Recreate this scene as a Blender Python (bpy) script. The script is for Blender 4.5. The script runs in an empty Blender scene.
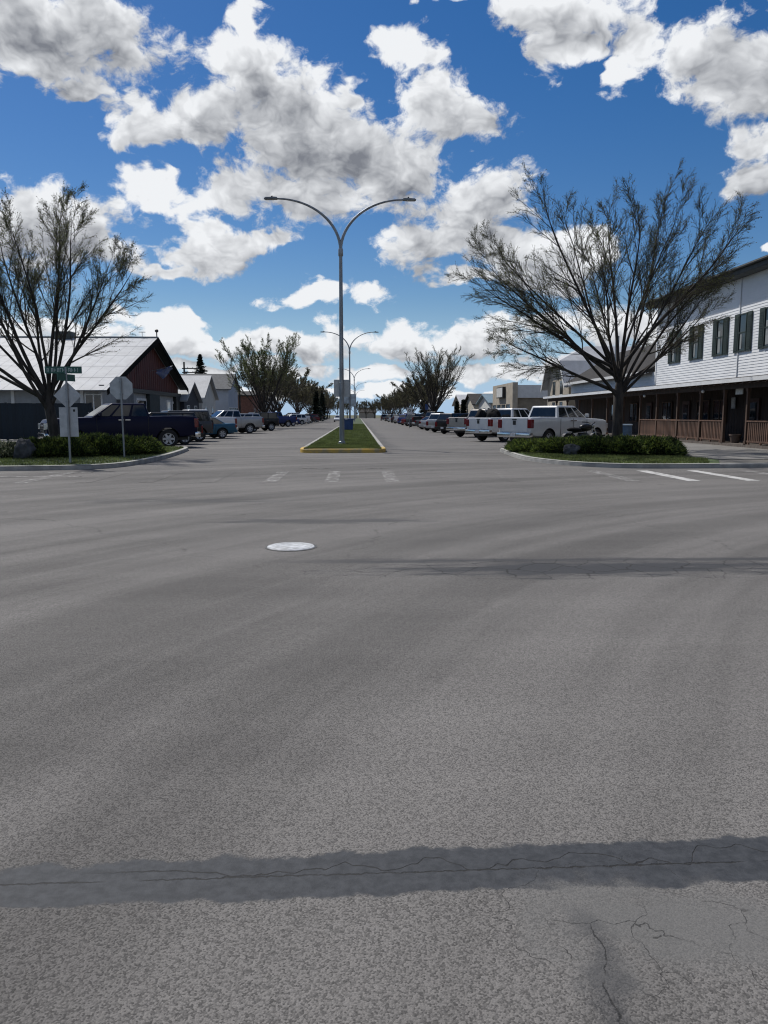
import bpy, bmesh, math, random
import numpy as np
from mathutils import Vector, Matrix

# ------------------------------------------------------------------ camera
R = math.radians
scene = bpy.context.scene
COL = scene.collection
W, H = 768, 1024
FPX = 769.0                      # focal length in pixels (phone main lens)
CAM_H = 1.55
VPX, VPY = 358.0, 415.0          # where the street's parallel lines meet
PITCH = math.atan((H / 2 - VPY) / FPX)
YAW = math.atan((W / 2 - VPX) / FPX * math.cos(PITCH))
cam_data = bpy.data.cameras.new('camera')
cam = bpy.data.objects.new('camera', cam_data)
COL.objects.link(cam)
cam.location = (0, 0, CAM_H)
cam.rotation_euler = (R(90) - PITCH, 0, -YAW)
cam_data.sensor_fit = 'VERTICAL'
cam_data.sensor_height = 36.0
cam_data.lens = FPX / H * 36.0
cam_data.clip_start = 0.05
cam_data.clip_end = 9000
scene.camera = cam
CAM_ROT = cam.rotation_euler.to_matrix()


def ray(u, v):
    return (CAM_ROT @ Vector(((u - W / 2) / FPX, -(v - H / 2) / FPX, -1.0))).normalized()


def gnd(u, v, z=0.0):
    """point of the ground (height z) seen at a pixel"""
    d = ray(u, v)
    t = (z - CAM_H) / d.z
    return Vector((d.x * t, d.y * t, z))


def at_y(u, v, y):
    """point seen at a pixel on the plane Y = y"""
    d = ray(u, v)
    t = y / d.y
    return Vector((d.x * t, y, CAM_H + d.z * t))


def at_x(u, v, x):
    d = ray(u, v)
    t = x / d.x
    return Vector((x, d.y * t, CAM_H + d.z * t))


# ------------------------------------------------------------------ world, sun, exposure
SUN_EL, SUN_AZ = R(54), R(-40)   # azimuth from +Y, negative to the left
sun_dir = Vector((math.sin(SUN_AZ) * math.cos(SUN_EL), math.cos(SUN_AZ) * math.cos(SUN_EL), math.sin(SUN_EL)))
SKY_STRENGTH = 0.10
world = bpy.data.worlds.new('World')
scene.world = world
world.use_nodes = True
world.cycles.sampling_method = 'MANUAL'
world.cycles.sample_map_resolution = 512
wt = world.node_tree
wt.nodes.clear()
WN, WL = wt.nodes, wt.links


def put(sock, v):
    if isinstance(v, bpy.types.NodeSocket):
        sock.id_data.links.new(v, sock)
    else:
        sock.default_value = v


def math_node(nt, op, a, b=None, c=None, clamp=False):
    n = nt.nodes.new('ShaderNodeMath'); n.operation = op; n.use_clamp = clamp
    put(n.inputs[0], a)
    if b is not None: put(n.inputs[1], b)
    if c is not None: put(n.inputs[2], c)
    return n.outputs[0]


def vmath(nt, op, a, b=None, c=None):
    n = nt.nodes.new('ShaderNodeVectorMath'); n.operation = op
    put(n.inputs[0], a)
    if b is not None: put(n.inputs[1], b)
    if c is not None: put(n.inputs[2], c)
    return n.outputs['Value'] if op in ('LENGTH', 'DOT_PRODUCT') else n.outputs[0]


def remap(nt, v, a, b, c=0.0, d=1.0, smooth=True):
    n = nt.nodes.new('ShaderNodeMapRange')
    n.interpolation_type = 'SMOOTHSTEP' if smooth else 'LINEAR'
    put(n.inputs[0], v)
    for i, x in enumerate((a, b, c, d)): put(n.inputs[i + 1], x)
    return n.outputs[0]


def noise(nt, vec, scale, detail=4, rough=0.5, dist=0.0, lac=2.0):
    n = nt.nodes.new('ShaderNodeTexNoise'); n.noise_dimensions = '3D'
    put(n.inputs['Vector'], vec)
    n.inputs['Scale'].default_value = scale; n.inputs['Detail'].default_value = detail
    n.inputs['Roughness'].default_value = rough; n.inputs['Distortion'].default_value = dist
    n.inputs['Lacunarity'].default_value = lac
    return n.outputs[0]


def mixc(nt, f, a, b, mode='MIX'):
    n = nt.nodes.new('ShaderNodeMix'); n.data_type = 'RGBA'; n.blend_type = mode
    put(n.inputs[0], f)
    for s, v in ((n.inputs[6], a), (n.inputs[7], b)):
        if isinstance(v, bpy.types.NodeSocket): nt.links.new(v, s)
        else: s.default_value = (*v[:3], 1)
    return n.outputs[2]


# cumulus banks, as they lie in the sky: (azimuth, elevation, half width, half height) taken from picture directions
CLOUDS = [(30, 20, 135, 62), (110, 32, 62, 48), (45, 66, 62, 30), (84, 92, 22, 9),
          (246, 62, 40, 38), (250, 12, 22, 16), (152, 126, 50, 24), (215, 118, 50, 42), (285, 110, 72, 48), (330, 150, 95, 52),
          (390, 178, 72, 36), (235, 190, 42, 20), (300, 195, 85, 30), (440, 112, 52, 38), (402, 50, 30, 30), (425, 62, 24, 13),
          (352, 88, 14, 12), (492, 196, 40, 34), (425, 247, 50, 24), (468, 222, 46, 26), (505, 250, 40, 26), (475, 278, 24, 9),
          (154, 196, 42, 19), (200, 244, 42, 25), (168, 262, 24, 12), (276, 236, 38, 16), (303, 298, 34, 12), (378, 291, 32, 18),
          (60, 235, 85, 44), (0, 230, 60, 42), (158, 318, 50, 13), (200, 344, 70, 15), (300, 340, 56, 19), (400, 338, 60, 19),
          (500, 337, 66, 19), (205, 372, 46, 9), (290, 374, 48, 10), (375, 372, 50, 11), (455, 370, 46, 11), (535, 368, 44, 11), (120, 372, 50, 10), (630, 360, 90, 13), (250, 394, 130, 6), (430, 394, 110, 7), (580, 396, 120, 6), (60, 330, 90, 18), (640, 330, 90, 20),
          (560, 16, 82, 26), (562, 52, 32, 25), (640, 40, 26, 36), (622, 76, 16, 18), (738, 56, 62, 56), (790, 66, 60, 52),
          (758, 172, 38, 42), (772, 246, 26, 8), (540, 262, 62, 30), (590, 240, 40, 22), (425, 0, 26, 8)]


def build_sky():
    nt = wt
    tc = WN.new('ShaderNodeTexCoord')
    d = vmath(nt, 'NORMALIZE', tc.outputs['Generated'])
    sep = WN.new('ShaderNodeSeparateXYZ'); WL.new(d, sep.inputs[0])
    az = math_node(nt, 'ARCTAN2', sep.outputs[0], sep.outputs[1])
    el = math_node(nt, 'ARCSINE', sep.outputs[2])
    cmb = WN.new('ShaderNodeCombineXYZ'); WL.new(az, cmb.inputs[0]); WL.new(el, cmb.inputs[1])
    ae = cmb.outputs[0]
    flat = vmath(nt, 'MULTIPLY', d, (1.0, 1.0, 1.3))
    warp = WN.new('ShaderNodeTexNoise'); WL.new(flat, warp.inputs['Vector'])
    warp.inputs['Scale'].default_value = 13; warp.inputs['Detail'].default_value = 3; warp.inputs['Roughness'].default_value = 0.55
    wv = vmath(nt, 'SUBTRACT', warp.outputs[1], (0.5, 0.5, 0.5))
    aw = vmath(nt, 'MULTIPLY_ADD', wv, (0.13, 0.085, 0), ae)

    def bank(vec, least=0):
        dmin = None
        for (u, v, ru, rv) in CLOUDS:
            if ru * rv < least: continue
            r = ray(u, v)
            a0, e0 = math.atan2(r.x, r.y), math.asin(r.z)
            k = math.cos(math.atan(math.hypot(u - W / 2, v - H / 2) / FPX))
            ra, re = ru * 1.1 / FPX * k / math.cos(e0), rv * 1.1 / FPX * k * k
            ln = vmath(nt, 'LENGTH', vmath(nt, 'MULTIPLY_ADD', vec, (1 / ra, 1 / re, 0), (-a0 / ra, -e0 / re, 0)))
            dmin = ln if dmin is None else math_node(nt, 'SMOOTH_MIN', dmin, ln, 0.3)
        return math_node(nt, 'MAXIMUM', math_node(nt, 'SUBTRACT', 1.0, dmin), -0.7)

    blob = bank(aw)
    blob_up = bank(vmath(nt, 'ADD', aw, (-0.012, 0.022, 0)), 1000)
    # the same broken cumulus cover goes on all round and overhead
    out_d = vmath(nt, 'LENGTH', vmath(nt, 'MULTIPLY_ADD', ae, (1 / 0.56, 1 / 0.34, 0), (0, -0.2 / 0.34, 0)))
    out_m = remap(nt, out_d, 1.25, 1.6)
    gen = math_node(nt, 'MULTIPLY_ADD', noise(nt, d, 3.2, 2, 0.5), 5.0, -2.55)
    gen = math_node(nt, 'MINIMUM', math_node(nt, 'MAXIMUM', gen, -0.7), 0.85)
    fld = WN.new('ShaderNodeMix'); fld.data_type = 'FLOAT'
    put(fld.inputs[0], out_m); put(fld.inputs[2], blob); put(fld.inputs[3], gen)
    fld = fld.outputs[0]
    # puffs: warped fractal noise
    p = vmath(nt, 'MULTIPLY_ADD', wv, (0.05, 0.05, 0.05), flat)
    n1 = noise(nt, p, 17, 7, 0.62, lac=2.15)
    off = sun_dir * 0.014 + Vector((0, 0, 0.012))
    n2 = noise(nt, vmath(nt, 'ADD', p, tuple(off)), 17, 3, 0.6, lac=2.15)
    n0 = math_node(nt, 'SUBTRACT', n1, 0.5)
    dens = math_node(nt, 'ADD', math_node(nt, 'MULTIPLY', fld, 1.1), math_node(nt, 'MULTIPLY', n0, 2.6))
    alpha = remap(nt, dens, -0.04, 0.38)
    thick = remap(nt, math_node(nt, 'MULTIPLY_ADD', n0, 0.40, fld), 0.08, 1.05)
    thick = math_node(nt, 'MULTIPLY', thick, remap(nt, el, 0.03, 0.24, 0.62, 1.0))   # far banks near the horizon are thinner to look at
    lit = math_node(nt, 'MULTIPLY', math_node(nt, 'SUBTRACT', n1, n2), 1.3)
    vor = WN.new('ShaderNodeTexVoronoi'); vor.feature = 'F1'; WL.new(vmath(nt, 'MULTIPLY_ADD', wv, (0.03, 0.03, 0.03), p), vor.inputs['Vector'])
    vor.inputs['Scale'].default_value = 34; vor.inputs['Detail'].default_value = 2; vor.inputs['Roughness'].default_value = 0.6
    lit = math_node(nt, 'ADD', lit, math_node(nt, 'MULTIPLY_ADD', vor.outputs['Distance'], -0.36, 0.20))
    lit = math_node(nt, 'ADD', lit, math_node(nt, 'MULTIPLY', math_node(nt, 'MAXIMUM', math_node(nt, 'SUBTRACT', blob, blob_up), -0.5), 0.65))
    t = math_node(nt, 'ADD', math_node(nt, 'MULTIPLY_ADD', thick, -0.60, 0.90), lit, clamp=True)
    k = 1.0 / SKY_STRENGTH
    cc = mixc(nt, t, (0.155 * k, 0.166 * k, 0.192 * k), (0.66 * k, 0.675 * k, 0.695 * k))
    sky = WN.new('ShaderNodeTexSky'); sky.sky_type = 'NISHITA'; sky.sun_disc = False
    sky.sun_elevation = SUN_EL; sky.sun_rotation = SUN_AZ
    sky.altitude = 300; sky.air_density = 1.0; sky.dust_density = 0.3; sky.ozone_density = 1.6
    hs = WN.new('ShaderNodeHueSaturation'); hs.inputs['Hue'].default_value = 0.508; hs.inputs['Saturation'].default_value = 1.42; hs.inputs['Value'].default_value = 0.58
    WL.new(sky.outputs[0], hs.inputs['Color'])
    low = remap(nt, el, 0.15, 0.0, 0.0, 0.85)
    clear = mixc(nt, low, hs.outputs[0], (0.27 * k, 0.42 * k, 0.63 * k))   # hazy air above the horizon
    col = mixc(nt, alpha, clear, cc)
    bg = WN.new('ShaderNodeBackground'); bg.inputs[1].default_value = SKY_STRENGTH
    WL.new(col, bg.inputs[0])
    wo = WN.new('ShaderNodeOutputWorld'); WL.new(bg.outputs[0], wo.inputs[0])


build_sky()
sun_data = bpy.data.lights.new('sun', 'SUN')
sun_data.energy = 3.3
sun_data.angle = R(1.2)
sun_data.color = (1.0, 0.955, 0.89)
sun = bpy.data.objects.new('sun', sun_data)
COL.objects.link(sun)
sun.location = (-20, 30, 60)
sun.rotation_euler = sun_dir.to_track_quat('Z', 'Y').to_euler()
vs = scene.view_settings
vs.view_transform = 'Standard'; vs.look = 'None'; vs.exposure = 0.4; vs.gamma = 1.0; vs.use_curve_mapping = False
scene.cycles.use_denoising = True
scene.cycles.max_bounces = 4
scene.cycles.diffuse_bounces = 2
scene.cycles.sample_clamp_indirect = 2.0
scene.cycles.glossy_bounces = 3
scene.cycles.transparent_max_bounces = 8
scene.cycles.filter_width = 1.15
scene.cycles.caustics_reflective = False
scene.cycles.caustics_refractive = False

# ------------------------------------------------------------------ helpers
rng = random.Random(7)
nrng = np.random.default_rng(7)


class MB:
    """collects faces of one mesh"""
    def __init__(self):
        self.v, self.f, self.m = [], [], []

    def face(self, pts, m=0):
        n = len(self.v)
        self.v += [tuple(p) for p in pts]
        self.f.append(tuple(range(n, n + len(pts)))); self.m.append(m)

    def grid(self, verts, faces, m=0):
        n = len(self.v)
        self.v += [tuple(p) for p in verts]
        for f in faces:
            self.f.append(tuple(i + n for i in f)); self.m.append(m)

    def box(self, lo, hi, m=0):
        x0, y0, z0 = lo; x1, y1, z1 = hi
        v = [(x0, y0, z0), (x1, y0, z0), (x1, y1, z0), (x0, y1, z0), (x0, y0, z1), (x1, y0, z1), (x1, y1, z1), (x0, y1, z1)]
        self.grid(v, [(3, 2, 1, 0), (4, 5, 6, 7), (0, 1, 5, 4), (1, 2, 6, 5), (2, 3, 7, 6), (3, 0, 4, 7)], m)
        return self

    def cbox(self, c, s, m=0):
        return self.box([c[i] - s[i] / 2 for i in range(3)], [c[i] + s[i] / 2 for i in range(3)], m)

    def prism(self, poly, axis, a, b, m=0):
        """poly: 2D points; axis 0 -> (y,z) outline pushed along x, 1 -> (x,z) along y, 2 -> (x,y) along z"""
        def P(p, t):
            return ((t, p[0], p[1]), (p[0], t, p[1]), (p[0], p[1], t))[axis]
        n = len(poly)
        v = [P(p, a) for p in poly] + [P(p, b) for p in poly]
        fs = [tuple(range(n))[::-1], tuple(range(n, 2 * n))]
        fs += [(i, (i + 1) % n, n + (i + 1) % n, n + i) for i in range(n)]
        self.grid(v, fs, m)
        return self

    def tube(self, pts, radii, k=8, m=0, cap=True):
        pts = [Vector(p) for p in pts]
        if not hasattr(radii, '__len__'): radii = [radii] * len(pts)
        verts, faces = [], []
        t0 = (pts[1] - pts[0]).normalized()
        u = t0.orthogonal().normalized()
        for i, p in enumerate(pts):
            t = (pts[min(i + 1, len(pts) - 1)] - pts[max(i - 1, 0)]).normalized()
            u = (u - t * u.dot(t)).normalized(); w = t.cross(u)
            for j in range(k):
                a = 2 * math.pi * j / k
                verts.append(p + (u * math.cos(a) + w * math.sin(a)) * radii[i])
        for i in range(len(pts) - 1):
            for j in range(k):
                a, b = i * k + j, i * k + (j + 1) % k
                faces.append((a, b, b + k, a + k))
        if cap:
            faces.append(tuple(range(k))[::-1]); faces.append(tuple(range((len(pts) - 1) * k, len(pts) * k)))
        self.grid(verts, faces, m)
        return self

    def lathe(self, prof, k=16, axis='Z', c=(0, 0, 0), m=0, ring=False):
        """prof: (radius, height) pairs"""
        verts, faces = [], []
        for (r, h) in prof:
            for j in range(k):
                a = 2 * math.pi * j / k
                x, y, z = r * math.cos(a), r * math.sin(a), h
                if axis == 'Y': x, y, z = x, h, y
                if axis == 'X': x, y, z = h, x, y
                verts.append((x + c[0], y + c[1], z + c[2]))
        for i in range(len(prof) - 1):
            for j in range(k):
                a, b = i * k + j, i * k + (j + 1) % k
                faces.append((a, b, b + k, a + k))
        if ring:
            n = (len(prof) - 1) * k
            faces += [(n + j, n + (j + 1) % k, (j + 1) % k, j) for j in range(k)]
        else:
            faces.append(tuple(range(k))[::-1]); faces.append(tuple(range((len(prof) - 1) * k, len(prof) * k)))
        self.grid(verts, faces, m)
        return self

    def mesh(self, name, mats, smooth=None):
        me = bpy.data.meshes.new(name)
        me.from_pydata(self.v, [], self.f)
        for mm in (mats if isinstance(mats, (list, tuple)) else [mats]): me.materials.append(mm)
        me.polygons.foreach_set('material_index', self.m)
        if smooth is not None: smooth_mesh(me, smooth)
        fix_normals(me)
        me.update()
        return me

    def obj(self, name, mats, parent=None, smooth=None, loc=None):
        return link(name, self.mesh(name, mats, smooth), parent, loc)


def fix_normals(me):
    bm = bmesh.new(); bm.from_mesh(me)
    bmesh.ops.recalc_face_normals(bm, faces=bm.faces)
    bm.to_mesh(me); bm.free()


def smooth_mesh(me, angle):
    me.polygons.foreach_set('use_smooth', [True] * len(me.polygons))
    me.set_sharp_from_angle(angle=R(angle))


def link(name, data, parent=None, loc=None):
    o = bpy.data.objects.new(name, data)
    COL.objects.link(o)
    if parent is not None: o.parent = parent
    if loc is not None: o.location = loc
    return o


def tag(o, label=None, cat=None, group=None, kind=None):
    if label: o['label'] = label
    if cat: o['category'] = cat
    if group: o['group'] = group
    if kind: o['kind'] = kind
    return o


def thing(name, label, cat, loc=(0, 0, 0), rotz=0.0, group=None):
    o = link(name, None, None, loc)
    o.rotation_euler = (0, 0, rotz)
    o.empty_display_size = 0.2
    return tag(o, label, cat, group)


def bevelled(me, w, seg=2, angle=30):
    bm = bmesh.new(); bm.from_mesh(me)
    bmesh.ops.remove_doubles(bm, verts=bm.verts, dist=1e-5)
    es = [e for e in bm.edges if len(e.link_faces) == 2 and e.calc_face_angle(0) > R(angle)]
    bmesh.ops.bevel(bm, geom=es, offset=w, segments=seg, affect='EDGES', profile=0.6)
    bm.to_mesh(me); bm.free()
    return me


# ------------------------------------------------------------------ materials
MATS = {}


def mat(name, col, rough=0.7, metal=0.0, var=0.15, scale=3.0, detail=4, bump=0.0, bscale=40.0, bdist=0.01, spec=0.5, coat=0.0, stretch=None, col2=None, vary=0.0, lo=0.35, hi=0.65):
    """a Principled material whose colour wanders with noise; col2: second colour of the noise, vary: per-object brightness change"""
    if name in MATS: return MATS[name]
    m = bpy.data.materials.new(name); m.use_nodes = True
    nt = m.node_tree; b = nt.nodes['Principled BSDF']
    tc = nt.nodes.new('ShaderNodeTexCoord')
    v = tc.outputs['Object']
    if stretch: v = vmath(nt, 'MULTIPLY', v, stretch)
    n = noise(nt, v, scale, detail, 0.6)
    f = remap(nt, n, lo, hi)
    c2 = col2 or [min(1, c * (1 + var)) for c in col]
    c1 = col if col2 else [c * (1 - var) for c in col]
    c = mixc(nt, f, c1, c2)
    if vary:
        oi = nt.nodes.new('ShaderNodeObjectInfo')
        k = remap(nt, oi.outputs['Random'], 0, 1, 1 - vary, 1 + vary, smooth=False)
        c = vmath(nt, 'SCALE', c); sc = nt.nodes[-1]; nt.links.new(k, sc.inputs['Scale'])
    nt.links.new(c, b.inputs['Base Color'])
    b.inputs['Roughness'].default_value = rough; b.inputs['Metallic'].default_value = metal
    b.inputs['Specular IOR Level'].default_value = spec
    if coat:
        b.inputs['Coat Weight'].default_value = coat; b.inputs['Coat Roughness'].default_value = 0.06
    if bump:
        bn = nt.nodes.new('ShaderNodeBump'); bn.inputs['Strength'].default_value = bump; bn.inputs['Distance'].default_value = bdist
        nt.links.new(noise(nt, v, bscale, 5, 0.6), bn.inputs['Height'])
        nt.links.new(bn.outputs[0], b.inputs['Normal'])
    MATS[name] = m
    return m


def glass_mat(name, col=(0.012, 0.015, 0.018), rough=0.04):
    return mat(name, col, rough, var=0.3, scale=2, spec=0.6)


CONCRETE = mat('concrete', (0.30, 0.295, 0.28), 0.85, var=0.18, scale=2.5, bump=0.25, bscale=60, bdist=0.004)
SLAB = mat('sidewalk concrete', (0.165, 0.16, 0.152), 0.88, var=0.16, scale=1.7, bump=0.25, bscale=70, bdist=0.004, vary=0.10)
GALV = mat('galvanised steel', (0.26, 0.275, 0.29), 0.5, 0.75, var=0.18, scale=4, stretch=(1, 1, 0.3))
SIGNBACK = mat('bare aluminium sign back', (0.42, 0.43, 0.44), 0.5, 0.5, var=0.1, scale=5)
BLACK = mat('black plastic', (0.012, 0.012, 0.013), 0.5, var=0.2)
RUBBER = mat('tyre rubber', (0.017, 0.017, 0.018), 0.85, var=0.25, scale=9)
RIM = mat('wheel alloy', (0.50, 0.51, 0.52), 0.4, 0.25, var=0.1)
CHROME = mat('chrome', (0.62, 0.63, 0.64), 0.15, 1.0, var=0.05)
CARGLASS = glass_mat('tinted car glass', (0.010, 0.013, 0.016), 0.03)
WINGLASS = glass_mat('dark window glass', (0.016, 0.02, 0.024), 0.05)
TAILRED = mat('red tail lamp', (0.15, 0.008, 0.010), 0.15, var=0.15, coat=0.5)
HEADLAMP = mat('headlamp lens', (0.55, 0.57, 0.58), 0.12, 0.3, var=0.1, coat=0.6)
PLATE = mat('licence plate', (0.55, 0.55, 0.56), 0.4, var=0.12, scale=20)
WHITETRIM = mat('white trim paint', (0.62, 0.62, 0.61), 0.6, var=0.06)
BARK = mat('bark', (0.036, 0.030, 0.026), 0.95, var=0.45, scale=6, stretch=(1, 1, 0.25), bump=0.8, bscale=22, bdist=0.02)
FARTWIG = mat('pale twig bark', (0.080, 0.068, 0.052), 0.95, var=0.3, scale=2)
TWIG = mat('twig bark', (0.044, 0.037, 0.030), 0.95, var=0.3, scale=2)
BUD = mat('spring leaf bud', (0.115, 0.125, 0.042), 0.8, var=0.4, scale=1.5)
BUDGREEN = mat('young green leaf', (0.125, 0.155, 0.055), 0.8, var=0.4, scale=0.8)


def leafy(m, f=0.4):
    """thin leaves let some light through"""
    nt = m.node_tree; b = nt.nodes['Principled BSDF']; out = nt.nodes['Material Output']
    tr = nt.nodes.new('ShaderNodeBsdfTranslucent'); mx = nt.nodes.new('ShaderNodeMixShader')
    nt.links.new(b.inputs['Base Color'].links[0].from_socket, tr.inputs[0])
    mx.inputs[0].default_value = f
    nt.links.new(b.outputs[0], mx.inputs[1]); nt.links.new(tr.outputs[0], mx.inputs[2]); nt.links.new(mx.outputs[0], out.inputs[0])
    return m


leafy(BUD, 0.3); leafy(BUDGREEN, 0.35)

# ------------------------------------------------------------------ ground, road, kerbs
def asphalt():
    m = bpy.data.materials.new('worn chip seal asphalt'); m.use_nodes = True
    nt = m.node_tree; b = nt.nodes['Principled BSDF']
    tc = nt.nodes.new('ShaderNodeTexCoord'); P = tc.outputs['Object']
    sep = nt.nodes.new('ShaderNodeSeparateXYZ'); nt.links.new(P, sep.inputs[0])
    X, Y = sep.outputs[0], sep.outputs[1]
    M = lambda op, a, b_=None, c=None, clamp=False: math_node(nt, op, a, b_, c, clamp)
    # stone chips
    vor = nt.nodes.new('ShaderNodeTexVoronoi'); vor.voronoi_dimensions = '2D'; nt.links.new(P, vor.inputs['Vector'])
    vor.inputs['Scale'].default_value = 170
    stone = nt.nodes.new('ShaderNodeSeparateColor'); nt.links.new(vor.outputs['Color'], stone.inputs[0])
    fine = noise(nt, P, 170, 3, 0.75)
    speck = M('ADD', M('ADD', M('MULTIPLY', stone.outputs[0], 0.62), M('MULTIPLY_ADD', noise(nt, P, 45, 3, 0.7), 0.5, -0.25)), M('MULTIPLY', fine, 0.95))
    # broad tone: traffic streaks along the cross street, arcs of turning tyres, blotches
    streak = noise(nt, vmath(nt, 'MULTIPLY', P, (0.10, 1.25, 1)), 1.0, 5, 0.6)
    blotch = noise(nt, P, 0.22, 5, 0.55)
    ctr = vmath(nt, 'ADD', P, (-16.0, 3.0, 0))
    rad = vmath(nt, 'LENGTH', vmath(nt, 'MULTIPLY_ADD', nt.nodes[-1].outputs[0], (1, 1, 0), (0, 0, 0)))
    cr = nt.nodes.new('ShaderNodeCombineXYZ'); nt.links.new(rad, cr.inputs[0])
    arcs = noise(nt, vmath(nt, 'MULTIPLY_ADD', P, (0.06, 0.06, 0), cr.outputs[0]), 1.1, 4, 0.6)
    tone = M('ADD', M('MULTIPLY_ADD', streak, 0.42, 0.39), M('MULTIPLY_ADD', blotch, 0.62, -0.10))
    tone = M('ADD', tone, M('MULTIPLY_ADD', remap(nt, arcs, 0.36, 0.64), 0.32, -0.16))
    dirtf = remap(nt, speck, 0.30, 1.12)
    base = mixc(nt, dirtf, (0.060, 0.058, 0.056), (0.195, 0.186, 0.178))
    base = vmath(nt, 'SCALE', base); nt.links.new(tone, nt.nodes[-1].inputs['Scale'])
    # damp dirt gathered in the gutter beside the median
    gut = M('MULTIPLY', M('MULTIPLY', remap(nt, X, 2.35, 1.3), remap(nt, X, 1.0, 1.1)), M('MULTIPLY', remap(nt, Y, 30.0, 32.0), remap(nt, noise(nt, vmath(nt, 'MULTIPLY', P, (1.5, 0.12, 1)), 1.0, 5, 0.65), 0.35, 0.62)))
    # ---- sealed joint in front: a dark smooth bitumen strip across the street
    w1 = noise(nt, P, 7.0, 4, 0.6); w2 = noise(nt, P, 26, 3, 0.6)
    wob = M('ADD', M('MULTIPLY_ADD', w1, 0.12, -0.06), M('MULTIPLY_ADD', w2, 0.05, -0.025))
    wob = M('ADD', wob, M('MULTIPLY_ADD', noise(nt, P, 1.7, 2), 0.22, -0.11))
    gl, gr = gnd(0, 886), gnd(768, 862)
    sl = (gr.y - gl.y) / (gr.x - gl.x)
    yc = M('MULTIPLY_ADD', X, sl, gl.y - sl * gl.x)
    dy = M('SUBTRACT', Y, yc)                             # across the strip
    up_half = M('MULTIPLY_ADD', remap(nt, X, -0.2, 0.7), 0.055, 0.115)
    edge_hi = M('SUBTRACT', up_half, M('ADD', dy, wob))
    edge_lo = M('ADD', M('ADD', dy, 0.115), M('MULTIPLY', wob, 0.6))
    strip = M('MULTIPLY', remap(nt, edge_hi, -0.008, 0.018), remap(nt, edge_lo, -0.006, 0.012))
    # worn pale patch at the right that breaks the strip
    pc = gnd(655, 925)
    pd = vmath(nt, 'LENGTH', vmath(nt, 'MULTIPLY_ADD', P, (1 / 0.42, 1 / 0.24, 0), (-pc.x / 0.42, -pc.y / 0.24, 0)))
    patch = remap(nt, M('ADD', pd, M('ADD', M('MULTIPLY_ADD', w1, 1.6, -0.8), M('MULTIPLY_ADD', noise(nt, P, 2.6, 2), 2.0, -1.0))), 1.25, 0.35)
    fade = M('MULTIPLY', patch, remap(nt, dy, 0.03, -0.03))
    strip = M('MULTIPLY', strip, M('SUBTRACT', 1.0, M('MULTIPLY', fade, 0.85)))
    # dark oil stain running towards the camera from the patch
    sc_ = gnd(612, 990)
    sd = vmath(nt, 'LENGTH', vmath(nt, 'MULTIPLY_ADD', P, (1 / 0.085, 1 / 0.26, 0), (-sc_.x / 0.085, -sc_.y / 0.26, 0)))
    stain = remap(nt, M('ADD', sd, M('MULTIPLY_ADD', w1, 3.4, -1.7)), 1.2, 0.0)
    # crack that runs from the patch towards the camera, with tar bled out along it
    cx = M('ABSOLUTE', M('ADD', M('SUBTRACT', X, sc_.x), M('ADD', M('MULTIPLY_ADD', noise(nt, P, 2.4, 3), 0.30, -0.15), M('MULTIPLY_ADD', w2, 0.03, -0.015))))
    low_y = remap(nt, Y, 2.30, 2.12)
    crack6 = M('MULTIPLY', M('MULTIPLY', M('MULTIPLY', remap(nt, cx, 0.004, 0.0005), 0.8), low_y), remap(nt, w1, 0.40, 0.50))
    bleed = M('MULTIPLY', remap(nt, M('ADD', cx, M('MULTIPLY_ADD', w1, 0.22, -0.11)), 0.10, 0.0), low_y)
    # ---- wide dark patch across the far lane
    pq = gnd(612, 568)
    q = vmath(nt, 'MULTIPLY_ADD', P, (1 / 2.9, 1 / 0.50, 0), (-pq.x / 2.9, -pq.y / 0.50, 0))
    qn = noise(nt, vmath(nt, 'MULTIPLY', P, (0.6, 3.0, 1)), 1.6, 7, 0.72)
    dark2 = remap(nt, M('ADD', vmath(nt, 'LENGTH', q), M('MULTIPLY_ADD', qn, 2.6, -1.3)), 1.05, 0.35)
    qq = gnd(560, 560)
    line2 = M('ABSOLUTE', M('ADD', M('SUBTRACT', Y, qq.y), M('MULTIPLY_ADD', qn, 0.5, -0.25)))
    line2 = M('MULTIPLY', remap(nt, line2, 0.16, 0.02), remap(nt, X, -1.6, 0.6))
    qs = gnd(330, 521)
    q3 = vmath(nt, 'MULTIPLY_ADD', P, (1 / 2.0, 1 / 0.34, 0), (-qs.x / 2.0, -qs.y / 0.34, 0))
    dark3 = remap(nt, M('ADD', vmath(nt, 'LENGTH', q3), M('MULTIPLY_ADD', qn, 3.2, -1.6)), 1.0, 0.3)
    qt = gnd(185, 501)
    q4 = vmath(nt, 'MULTIPLY_ADD', P, (1 / 2.2, 1 / 0.5, 0), (-qt.x / 2.2, -qt.y / 0.5, 0))
    dark4 = remap(nt, M('ADD', vmath(nt, 'LENGTH', q4), M('MULTIPLY_ADD', qn, 3.2, -1.6)), 1.0, 0.3)
    # ---- cracks
    lw = noise(nt, vmath(nt, 'MULTIPLY', P, (1.0, 0.35, 1)), 3.0, 3, 0.5)
    c1 = M('ABSOLUTE', M('ADD', M('ADD', dy, -0.006), M('MULTIPLY_ADD', w2, 0.03, -0.015)))
    crack1 = M('MULTIPLY', remap(nt, c1, 0.0048, 0.0015), remap(nt, noise(nt, P, 2.1, 2), 0.40, 0.46))
    big = M('MULTIPLY', M('MULTIPLY_ADD', lw, 0.62, -0.30), remap(nt, X, -0.9, 0.2))
    c2 = M('ABSOLUTE', M('ADD', M('ADD', dy, -0.055), M('ADD', big, M('MULTIPLY_ADD', w2, 0.022, -0.011))))
    crack2 = M('MULTIPLY', remap(nt, c2, 0.0045, 0.001), remap(nt, X, -1.0, -0.7))
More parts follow.
